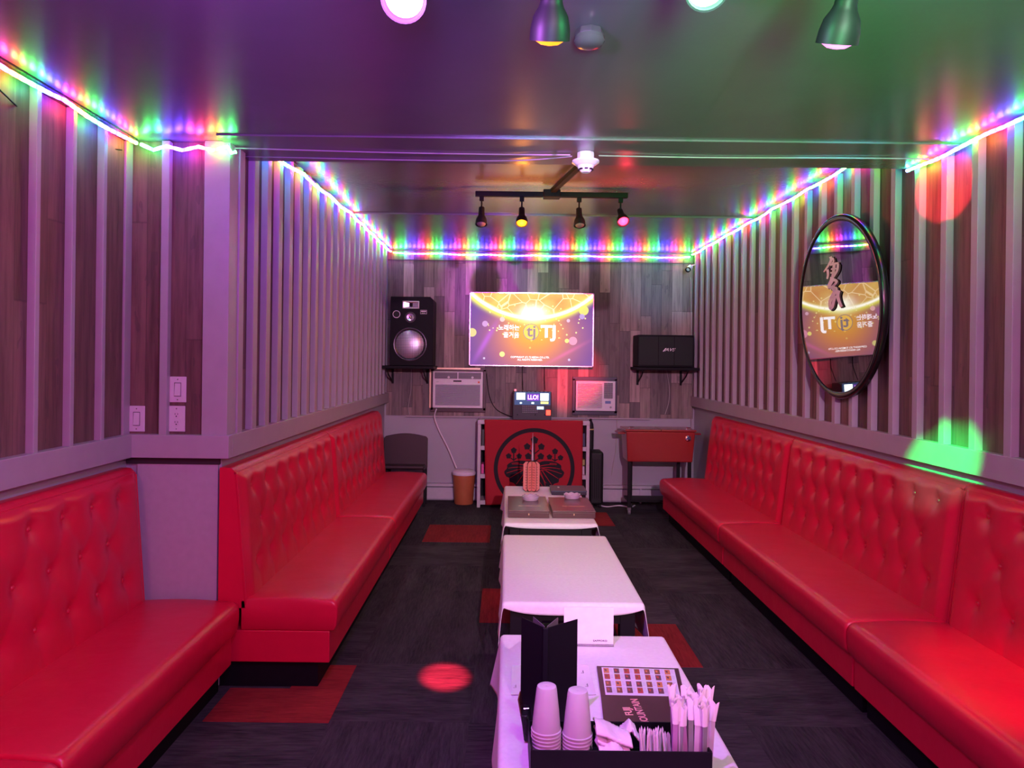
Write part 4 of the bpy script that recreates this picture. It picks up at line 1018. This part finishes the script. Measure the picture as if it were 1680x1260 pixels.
# ------------------------------------------------------------------ tables
def cloth_mesh(x0, x1, y0, y1, z, drop, ffl, seed):
    cx, cy, w2, l2 = (x0+x1)/2, (y0+y1)/2, (x1-x0)/2, (y1-y0)/2
    A = w2+drop; B = l2+ffl
    nu, nv = 110, 150
    rnd = random.Random(seed); ph = [rnd.uniform(0, 6) for _ in range(4)]
    def fn(u, v):
        a = (2*u-1)*A; b = (2*v-1)*B
        if b < 0 and b < -l2:                          # the front flap hangs deeper in the middle
            k = (-b-l2)/(B-l2); sag = max(.3, 1-.7*(min(1, abs(a)/w2))**4); b = -l2-k*ffl*sag
        r = .018
        ex, ey = max(0, abs(a)-(w2-r)), max(0, abs(b)-(l2-r)); d = math.hypot(ex, ey)
        sx, sy = (1 if a > 0 else -1), (1 if b > 0 else -1)
        x = max(-w2+r, min(w2-r, a)); y = max(-l2+r, min(l2-r, b)); zz = z
        if d > 0:
            arc = r*PI/2
            if d < arc: out, dz = r*math.sin(d/r), r*(1-math.cos(d/r))
            else: out, dz = r+(d-arc)*.05, r+(d-arc)*.99
            fall = max(0, d-arc)
            out += fall*.045*(math.sin(b*9+ph[0]+sx)+.6*math.sin(b*21+ph[1]))*(1 if ex > ey else .3)
            corner = math.exp(-((abs(b)-l2)/.09)**2) if ex > 0 else 0
            out += corner*fall*.10
            x += sx*out*ex/d; y += sy*out*ey/d; zz -= dz
        else:
            zz += .0005*math.sin(a*13+ph[2])*math.sin(b*11+ph[3])
            for c_ in (0,): zz += .0012*math.exp(-((a-c_)/.006)**2)
            for c_ in (-l2/3, l2/3): zz += .0012*math.exp(-((b-c_)/.006)**2)
        return Vector((cx+x, cy+y, max(zz, .02)))
    return MB().grid(fn, nu, nv)
TB = pm('table_black', (.012, .011, .013), .3)
def table(y0, y1, z, label, clabel, seed, x0=.0, x1=.645, drop=.20, ffl=.05):
    r = thing('coffee_table', label, 'table', ((x0+x1)/2, (y0+y1)/2, 0), 'black low tables in a row')
    i = .02; zt_ = z-.006
    obj('tabletop', MB().box(x0+i, x1-i, y0+i, y1-i, zt_-.035, zt_), TB, r, bevel=.004)
    obj('apron', MB().box(x0+.05, x1-.05, y0+.04, y0+.06, zt_-.10, zt_-.035).box(x0+.05, x1-.05, y1-.06, y1-.04, zt_-.10, zt_-.035).box(x0+.05, x0+.07, y0+.06, y1-.06, zt_-.10, zt_-.035).box(x1-.07, x1-.05, y0+.06, y1-.06, zt_-.10, zt_-.035), TB, r)
    for x in (x0+.075, x1-.075):
        for y in (y0+.07, y1-.07): obj('leg', MB().box(x-.035, x+.035, y-.035, y+.035, 0, zt_-.03), TB, r, bevel=.004)
    obj('lower_shelf', MB().box(x0+.06, x1-.06, y0+.06, y1-.06, .12, .145), TB, r)
    c = obj('tablecloth', cloth_mesh(x0, x1, y0, y1, z, drop, ffl, seed), CLOTH, smooth='all')
    s = c.modifiers.new('solid', 'SOLIDIFY'); s.thickness = .0022; s.offset = -1
    tag(recenter(c), clabel, 'tablecloth', 'white tablecloths on the three low tables')
    return r
ZT = .45
T1 = table(5.0, 6.50, ZT, 'farthest low black table, carrying the two brown boxes', 'white tablecloth on the farthest table, under the brown boxes', 1, ffl=.028)
table(3.36, 4.68, ZT, 'middle low black table with nothing on it', 'plain white tablecloth on the empty middle table', 2, x0=-.005, x1=.655)
table(1.45, 2.98, ZT, 'nearest low black table with cups, menus and folder', 'white tablecloth on the nearest table, under cups and menus', 3, x0=-.01, x1=.66)
# yellow tag on the far table's apron, given a glow though no lamp
c = at(850, 863, 5.03)
obj('yellow_tag', MB().box(c.x-.012, c.x+.012, 5.034, 5.041, c.z-.008, c.z+.010), emat('tag_yellow_glow', (1, .6, .05), .6), T1)

TZ = ZT+.003
# far table objects
def flatbox(px0, px1, pyf, pyb, h, label, mat, name='storage_box', cat='box', depth=None):
    a, b = atz(px0, pyf, TZ), atz(px1, pyf, TZ)
    yb2 = atz((px0+px1)/2, pyb, TZ+h).y if depth is None else a.y+depth
    r = thing(name, label, cat, ((a.x+b.x)/2, (a.y+yb2)/2, TZ))
    obj('box_base', MB().box(a.x+.002, b.x-.002, a.y+.002, yb2-.002, TZ, TZ+h-.012), mat, r, bevel=.003)
    obj('lid', MB().box(a.x, b.x, a.y, yb2, TZ+h-.012, TZ+h), mat, r, bevel=.003)
    return a, b, yb2, r
B1 = flatbox(833.5, 901.5, 849.5, 814, .052, 'left flat dark brown box on the farthest table, ashtray at its back', TAUPE)
B2 = flatbox(906, 977, 850, 816, .052, 'right flat dark brown box on the farthest table, ashtray at its back', TAUPE)
m = None
for (a, b, yb2, r), nm in ((B1, 1), (B2, 2)):
    cxx = (a.x+b.x)/2; z = TZ+.0522
    GM = pm('gold_print', (.75, .5, .25), .4)
    text('lettering', 'FUJI MOUNTAIN', .022, GM, r, Matrix.Translation((cxx+.01, a.y+.17, z)), ext=.0003)
    m = MB(); m.box(cxx-.003, cxx+.003, a.y-.0012, a.y, TZ+.02, TZ+.032); obj('clasp', m, GM, r)
def ashtray(px, py, z, label, r=.065):
    c = atz(px, py, z)
    prof = [(0, r*.86), (.006, r*.92), (.026, r), (.032, r*.98), (.032, r*.86), (.012, r*.68), (.010, .002)]
    o = MB().lathe((c.x, c.y, z), (0, 0, 1), prof, 32)
    for i, v in enumerate(o.v):    # scalloped glass rim
        t = math.atan2(v.y-c.y, v.x-c.x)
        if (v-Vector((c.x, c.y, v.z))).length > r*.8 and v.z > z+.02: v.z += .004*math.cos(8*t)
    tag(recenter(obj('ashtray', o, pm('ashtray_glass', (.85, .75, .9), .12, trans=.55, ior=1.45), smooth=True)), label, 'ashtray', 'glass ashtrays on the brown boxes')
ashtray(870.5, 820, TZ+.0535, 'cut glass ashtray on the left brown box, right below the standing menu')
ashtray(938.5, 817, TZ+.0535, 'cut glass ashtray on the right brown box, before the black case')
a, b = atz(905, 812, TZ), atz(962, 812, TZ); y2 = atz(930, 797.5, TZ+.03).y
r = thing('menu_case', 'flat black case lying at the far right corner of the farthest table', 'case', ((a.x+b.x)/2, (a.y+y2)/2, TZ))
obj('case_body', MB().box(a.x, b.x, a.y, y2-.002, TZ, TZ+.026), NAVY, r, bevel=.003)
obj('case_lid', MB().box(a.x-.003, b.x+.003, a.y-.003, y2, TZ+.026, TZ+.036), pm('slate_card', (.05, .07, .10), .4), r, bevel=.002)
obj('sticker', MB().box(a.x+.06, a.x+.075, a.y+.14, a.y+.19, TZ+.036, TZ+.0368), WHT, r)
# standing menu on far table
def standing_menu(base, h, w, angs, cover, pages, label, name, labelcat, page_mat, spread=.0, back=0):
    r = thing(name, label, labelcat, base)
    for k, (ang, ww, mat, nm) in enumerate(pages):
        d = Vector((math.cos(ang), math.sin(ang), 0)); nn = Vector((-d.y, d.x, 0))
        c = base+d*(ww/2+.002)+Vector((0, 0, h/2))
        obj(nm, MB().obox(c, d*ww/2, nn*.0018, (0, 0, h/2)), mat, r, bevel=.001)
    return r
yb3 = atz(870, 806, TZ).y
base = Vector((at(872, 806, yb3).x, yb3, TZ)); hh = .26
SAL = pm('salmon_page', (.75, .30, .22), .6, scale=60, var=.2); 
mn = thing('menu_stand', 'upright folded menu booklet with salmon pages standing on the farthest table', 'menu', base)
def leaf(d, ww, nm, mat, hgt, par, z0=0., inset=0., side=0):
    nn = Vector((-d.y, d.x, 0)); c = base+d*(ww/2+.003)+Vector((0, 0, z0+hgt/2))+nn*side
    # rounded top/bottom outer corners
    c0_ = base+d*(.003+inset)+nn*side; ol = []
    W_ = ww-inset; rr = .02
    for (ox, oz) in ((0, z0+inset), (W_-rr, z0+inset), (W_, z0+rr+inset), (W_, z0+hgt-rr-inset), (W_-rr, z0+hgt-inset), (0, z0+hgt-inset)): ol.append(c0_+d*ox+Vector((0, 0, oz))-nn*.0012)
    return obj(nm, MB().prism(ol, nn*.0024), mat, par)
for deg, ww in ((200, .075), (232, .06), (308, .06), (340, .068)):
    d = Vector((math.cos(math.radians(deg)), -abs(math.sin(math.radians(deg))), 0))
    lf_ = leaf(d, ww, 'cover', BLK, hh, mn)
    s = .0035 if d.x > 0 else .0035
    nn = Vector((-d.y, d.x, 0)); s = -.0035 if nn.y > 0 else .0035
    leaf(d, ww, 'page', SAL, hh, lf_, inset=.006, side=s)
    m = MB()
    for k in range(9):
        zz_ = hh*(.12+.085*k); p_ = base+d*(ww*.55)+nn*(s*1.6)+Vector((0, 0, zz_)); m.obox(p_, d*ww*.26, nn*.0004, (0, 0, .003))
    obj('page_print', m, pm('page_ink', (.4, .12, .10), .6), lf_)
obj('spike', MB().cyl((base.x+.006, base.y+.02, TZ), (base.x+.006, base.y+.02, TZ+hh+.0), .006, n=10).lathe((base.x+.006, base.y+.02, TZ+hh), (0, 0, 1), [(0, .012), (.235, .001)], 12), pm('steel_grey', (.5, .48, .52), .3, metal=.6), mn, smooth=True)

# black folder on the near table
def P3(x, y, z): return Vector((x, y, z))
base = Vector((.129, 2.19, TZ)); hf = .308
fd = thing('menu_folder', 'tall black folder standing open in a V on the nearest table', 'folder', base)
FB = pm('folder_black', (.006, .006, .010), .5, scale=90, bump=.15)
for q in (FB, BLK): q.node_tree.nodes['Principled BSDF'].inputs['Specular IOR Level'].default_value = .12
def fleaf(dx, dy, ww, nm, mat, hgt, th=.003, par=fd, sh=(0, 0)):
    d = Vector((dx, dy, 0)).normalized(); nn = Vector((-d.y, d.x, 0))
    c = base+Vector((sh[0], sh[1], 0))+d*(ww/2+.004)+Vector((0, 0, hgt/2))
    return obj(nm, MB().obox(c, d*ww/2, nn*th/2, (0, 0, hgt/2)), mat, par, bevel=.0008)
fleaf(-.068, .09, .112, 'cover', FB, hf); fleaf(.10, .08, .128, 'cover', FB, hf)
obj('spine', MB().box(base.x-.008, base.x+.008, base.y-.003, base.y+.006, TZ, TZ+hf), FB, fd, bevel=.002)
pk = pm('inner_sheet', (.8, .6, .78), .6)
IPM = pm('inner_panel_grey', (.10, .09, .11), .5)
fleaf(-.035, .09, .085, 'inner_panel', IPM, hf+.004, .002, sh=(-.002, .004)); fleaf(-.018, .09, .07, 'sheet', pk, hf-.012, .001, sh=(0, .004))
fleaf(.045, .09, .085, 'inner_panel', IPM, hf+.004, .002, sh=(.003, .004)); fleaf(.03, .09, .07, 'sheet', pk, hf-.012, .001, sh=(.001, .004))
# table card in an acrylic stand (its code is left out)
a, b = atz(925, 1058, TZ), atz(1006, 1058, TZ)
tc = thing('table_card', 'white table card in a clear stand behind the black folder', 'card', ((a.x+b.x)/2, a.y, TZ))
w2 = (b.x-a.x)/2; cxx = (a.x+b.x)/2
ACR = pm('acrylic', (.9, .85, .95), .05, trans=.9, ior=1.3)
obj('card', MB().obox((cxx, a.y+.006, TZ+.075), (w2, 0, 0), (0, .0015, 0), (0, -.0, .072)), PAPER, tc)
obj('stand_foot', MB().box(cxx-w2, cxx+w2, a.y-.012, a.y+.045, TZ, TZ+.0025), ACR, tc)
text('lettering', 'SAPPORO', .011, pm('ink_violet', (.05, .02, .08), .5), tc, facing((cxx+.045, a.y+.003, TZ+.016)), sx=1.15)
# clear sheet holder lying under the folder
q = [atz(840, 1092, TZ), atz(965, 1092, TZ), atz(978, 1140, TZ), atz(838, 1140, TZ)]
sh = thing('placemat_sheet', 'pale printed sheet lying on the tablecloth under the black folder', 'sheet', sum(q, Vector())/4)
obj('sheet', MB().prism([p+Vector((0, 0, .0005)) for p in q], (0, 0, .0008)), pm('pale_sheet', (.74, .70, .80), .25, coat=.6), sh)
for (px, py) in ((956, 1104), (963, 1126), (845, 1128)):
    c = atz(px, py, TZ+.0016); obj('print_mark', MB().box(c.x-.006, c.x+.003, c.y-.001, c.y, TZ+.0014, TZ+.0018).box(c.x+.002, c.x+.004, c.y, c.y+.022, TZ+.0014, TZ+.0018).box(c.x-.001, c.x+.002, c.y+.010, c.y+.012, TZ+.0014, TZ+.0018), MATS['ink_violet'], sh)
# open menu with food pictures
M4 = [atz(979, 1094.5, TZ), atz(1113, 1098.5, TZ), atz(1124, 1147, TZ), atz(986, 1144, TZ)]
C4 = [atz(986, 1144, TZ), atz(1124, 1147, TZ), atz(1138, 1211, TZ), atz(992, 1204, TZ)]
me_ = thing('food_menu', 'brown food menu folder opened flat with rows of dish pictures, nearest table', 'menu', sum(M4+C4, Vector())/8)
MBn = pm('menu_brown', (.055, .022, .03), .5)
zz1 = .004
obj('cover', MB().prism([p+Vector((0, 0, .001)) for p in C4], (0, 0, .004)), MBn, me_, bevel=.001)
bk_ = obj('page_backing', MB().prism([p+Vector((0, 0, .001)) for p in M4], (0, 0, .004)), MBn, me_, bevel=.001)
def quad(Q, u, v, z): a = Q[0].lerp(Q[1], u); b = Q[3].lerp(Q[2], u); p = a.lerp(b, v); return Vector((p.x, p.y, z))
zp = TZ+.0062
obj('menu_page', MB().prism([quad(M4, u, v, zp-.001) for u, v in ((.055, .06), (.945, .06), (.945, .97), (.055, .97))], (0, 0, .0012)), pm('glossy_page', (.72, .68, .85), .2, coat=.5), me_)
fm = [pm('dish_red', (.40, .08, .05), .5), pm('dish_brown', (.22, .10, .06), .5), pm('dish_orange', (.55, .22, .08), .5), pm('dish_dark', (.14, .07, .08), .5), pm('text_grey', (.45, .40, .55), .6)]
m = MB()
for rI in range(4):
    for cI in range(7):
        u0 = .075+cI*.124; v0 = .09+rI*.205+(.03 if rI > 1 else 0)
        m.cur = random.randrange(4); m.add([quad(M4, u, v, zp+.0006) for u, v in ((u0, v0), (u0+.066, v0), (u0+.066, v0+.175), (u0, v0+.175))], [(0,1,2,3)])
        m.cur = (m.cur+1) % 4; m.add([quad(M4, u, v, zp+.0008) for u, v in ((u0+.01, v0+.03), (u0+.04, v0+.05), (u0+.035, v0+.12), (u0+.015, v0+.1))], [(0,1,2,3)])
        m.cur = 4
        for j in range(3): m.add([quad(M4, u, v, zp+.0006) for u, v in ((u0+.074, v0+.02+.045*j), (u0+.105, v0+.02+.045*j), (u0+.105, v0+.035+.045*j), (u0+.074, v0+.035+.045*j))], [(0,1,2,3)])
obj('dish_pictures', m, fm, me_, fixn=False)
PK = pm('pink_foil_print', (.95, .45, .42), .5)
p0_ = quad(C4, .30, .5, TZ+.0055); p1_ = quad(C4, .425, .5, TZ+.0055)
RZm = Matrix.Rotation(PI/2+.05, 4, 'Z')
text('lettering', 'FUJI', .034, PK, me_, Matrix.Translation(quad(C4, .30, .43, TZ+.0055)) @ RZm, bold=.0006, sx=.95)
text('lettering', 'MOUNTAIN', .034, PK, me_, Matrix.Translation(quad(C4, .44, .43, TZ+.0055)) @ RZm, bold=.0006, sx=.95)

# organiser caddy with its contents
ox0, ox1 = atz(871, 1232, .56).x, atz(1168, 1232, .56).x; oy0, oy1 = 1.88, 2.10
og = thing('caddy_box', 'black open organiser box at the front edge of the nearest table', 'box', ((ox0+ox1)/2, (oy0+oy1)/2, TZ))
obj('front_wall', MB().box(ox0, ox1, oy0, oy0+.005, TZ, .56), BLK, og, bevel=.002)
obj('back_wall', MB().box(ox0, ox1, oy1-.005, oy1, TZ, .53), BLK, og, bevel=.002)
for x in (ox0, ox1-.005): obj('side_wall', MB().prism([(x, oy0+.005, TZ), (x, oy1-.005, TZ), (x, oy1-.005, .53), (x, oy0+.005, .56)], (.005, 0, 0)), BLK, og)
obj('bottom', MB().box(ox0+.005, ox1-.005, oy0+.005, oy1-.005, TZ, TZ+.005), BLK, og)
dv = ox0+(ox1-ox0)*.345
obj('divider', MB().box(dv, dv+.003, oy0+.006, oy1-.006, TZ+.005, .535), BLK, og)
# cups: upside-down nested stacks
cm_, t = newmat('cup_plastic'); b = t.bsdf; vec, x, y, z = t.coord()
t.l.new(t.mix(t.noise(vec, 30), (.82, .80, .84), (.9, .88, .92)), b.inputs['Base Color']); b.inputs['Roughness'].default_value = .25
b.inputs['Transmission Weight'].default_value = .45; b.inputs['IOR'].default_value = 1.2; b.inputs['Subsurface Weight'].default_value = 0
cupm = MB().lathe((0, 0, 0), (0, 0, 1), [(0, .0405), (.004, .0412), (.006, .0385), (.060, .0335), (.112, .0275), (.119, .0255), (.121, .022), (.119, .002)], 36, cap=False)
cupme = None
def stack(px, pyt, label_top, which):
    global cupme
    yy = 1.975; top = at(px, pyt, yy-.0)
    n = 11 if which == 'left' else 10; pitch = .0095
    for k in range(n):
        if cupme is None:
            o = obj('plastic_cup', cupm, cm_, smooth=True); cupme = o
        else:
            o = cupme.copy(); COL.objects.link(o)
        o.location = (top.x, yy, top.z-.121-k*pitch)
        if k == 0: tag(o, label_top, 'cup', 'stacked clear plastic cups in the caddy')
        else: tag(o, '%s cup down in the %s stack of clear plastic cups, only its rim showing' % (('second','third','fourth','fifth','sixth','seventh','eighth','ninth','tenth' if which == 'left' else 'lowest','lowest')[k-1], which), 'cup', 'stacked clear plastic cups in the caddy')
stack(897, 1124, 'top upside-down plastic cup of the taller left stack', 'left')
stack(948, 1131, 'top upside-down plastic cup of the right stack, next to the napkins', 'right')
# napkins / wrapped towels
NP = pm('napkin_paper', (.82, .74, .80), .7, scale=40, bump=.5)
def folded(pts, wdt, th, label, name='napkin', seed=0):
    rd = random.Random(seed); P_ = [Vector(p) for p in pts]; n = 10; m = MB(); vs = []
    out = []
    for i in range(len(P_)-1):
        for k in range(5): out.append(P_[i].lerp(P_[i+1], k/5))
    out.append(P_[-1])
    def fn(u, v):
        f = u*(len(out)-1); i = min(int(f), len(out)-2); p = out[i].lerp(out[i+1], f-i)
        a = (v-.5); return p+Vector((0, a*wdt, th*2*math.sin(v*PI)*(.6+.4*math.sin(u*7+seed))+rd.uniform(-.0012, .0012)))
    m.grid(fn, 24, 8); o = obj(name, m, NP, smooth='all'); s = o.modifiers.new('s', 'SOLIDIFY'); s.thickness = th
    tag(recenter(o), label, 'napkin', 'crumpled napkins in the caddy')
def AT(px, py, d=1.97): return at(px, py, d)
folded([AT(976, 1190), AT(995, 1194), AT(1015, 1204), AT(1034, 1212)], .09, .006, 'topmost pale napkin curving down beside the right cup stack', seed=1)
folded([AT(978, 1203), AT(998, 1210), AT(1014, 1216), AT(1030, 1221)], .09, .006, 'napkin lying just below the topmost one in the caddy', seed=2)
folded([AT(980, 1222, 1.95), AT(1000, 1216, 1.95), AT(1020, 1225, 1.95)], .10, .010, 'lowest bulky napkin in the caddy against its front wall', seed=3)
folded([AT(1018, 1200, 2.03), AT(1032, 1190, 2.03), AT(1043, 1195, 2.03)], .06, .008, 'napkin standing up at the back of the caddy near the lettering', seed=4)
folded([AT(1040, 1198, 2.0), AT(1050, 1212, 2.0), AT(1056, 1228, 2.0)], .05, .004, 'narrow napkin sloping down beside the toothpick row', seed=5)
# toothpicks in paper sleeves
tp0 = None
for k in range(34):
    px = 1051+k*1.42; p = AT(px, 1229, 1.95)
    if tp0 is None:
        o = obj('wrapped_toothpick', MB().add([(-.0022, -.001, -.085), (.0022, -.001, -.085), (.0022, .001, -.085), (-.0022, .001, -.085), (-.0022, -.001, .022), (.0022, -.001, .022), (.0022, .001, .022), (-.0022, .001, .022), (0, 0, .030)],
            [(3,2,1,0),(0,1,5,4),(1,2,6,5),(2,3,7,6),(3,0,4,7),(4,5,8),(5,6,8),(6,7,8),(7,4,8)]), PAPER); tp0 = o
    else: o = tp0.copy(); COL.objects.link(o)
    o.location = (p.x, 1.95+random.uniform(-.012, .03), TZ+.007+.085); o.rotation_euler = (random.uniform(-.1, .1), random.uniform(-.12, .12), random.uniform(-.4, .4))
    o.location.z += .004
    tag(o, 'paper sleeved toothpick in the tight row in the middle of the caddy', 'toothpick', 'paper sleeved toothpicks in the caddy')
# wrapped straws / chopsticks bundle
random.seed(11)
sm = [pm('straw_lilac', (.42, .24, .44), .5), pm('straw_grey', (.22, .27, .25), .5), pm('straw_white', (.60, .55, .62), .5)]
protos = []
for j in range(3):
    m = MB(); ww = .0068
    m.cur = 0; m.box(-ww, ww, -.0022, .0022, 0, .195)
    o = obj('wrapped_chopsticks', m, [sm[j]], bevel=.0015)
    pap = MB(); 
    def ff(u, v, ww=ww, j=j): 
        a = 2*PI*u; rr = ww*(1.2+.5*v)*(1+.25*math.sin(5*a+j)*v); return Vector((rr*math.cos(a), (.5-.25*v)*rr*math.sin(a), .160+.05*v+.006*math.sin(3*a+j)*v))
    pap.grid(ff, 20, 5); w_o = obj('paper_end', pap, PAPER, o, smooth='all'); protos.append((o, w_o))
for k in range(27):
    po, pw = protos[k % 3]
    if k < 3: o, ww_ = po, pw
    else:
        o = po.copy(); COL.objects.link(o); ww_ = pw.copy(); COL.objects.link(ww_); ww_.parent = o
    px = 1106+(k % 9)*6.9+random.uniform(-1.5, 1.5); row = k//9; p = AT(px, 1229, 1.91+row*.035)
    o.location = (p.x, 1.905+row*.035+random.uniform(-.006, .006), TZ+.009); o.rotation_euler = (random.uniform(-.06, .05), random.uniform(-.06, .07), random.uniform(-.5, .5))
    o.scale = (1, 1, random.uniform(.93, 1.06))
    tag(o, 'paper wrapped chopsticks or straw standing in the bundle at the right of the caddy', 'chopsticks', 'bundle of paper wrapped sticks in the caddy')
# small matchbox-like card leaning outside the caddy, and black pouch
p = atz(862, 1205, TZ)
rm = thing('remote_holder', 'small brown and black holder leaning at the left corner of the caddy', 'holder', (p.x, p.y, TZ))
d1 = Vector((.008, .06, 0)); up = Vector((-.014, 0, .075))
obj('brown_panel', MB().obox(Vector((p.x-.012, p.y, TZ+.075)), d1*.45, (.002, 0, 0), up*.55), pm('glossy_brown', (.12, .03, .02), .15, coat=.8), rm, bevel=.001)
obj('black_pouch', MB().obox(Vector((p.x+.004, p.y-.01, TZ+.04)), d1*.6, (.010, 0, .0), Vector((-.005, 0, .038))), pm('black_foil', (.01, .01, .012), .3, bump=1, scale=30), rm, bevel=.004)
obj('clip', MB().tube([(p.x-.006, p.y-.01, TZ+.08), (p.x+.010, p.y-.01, TZ+.082)], .002, 6), CHROME, rm)
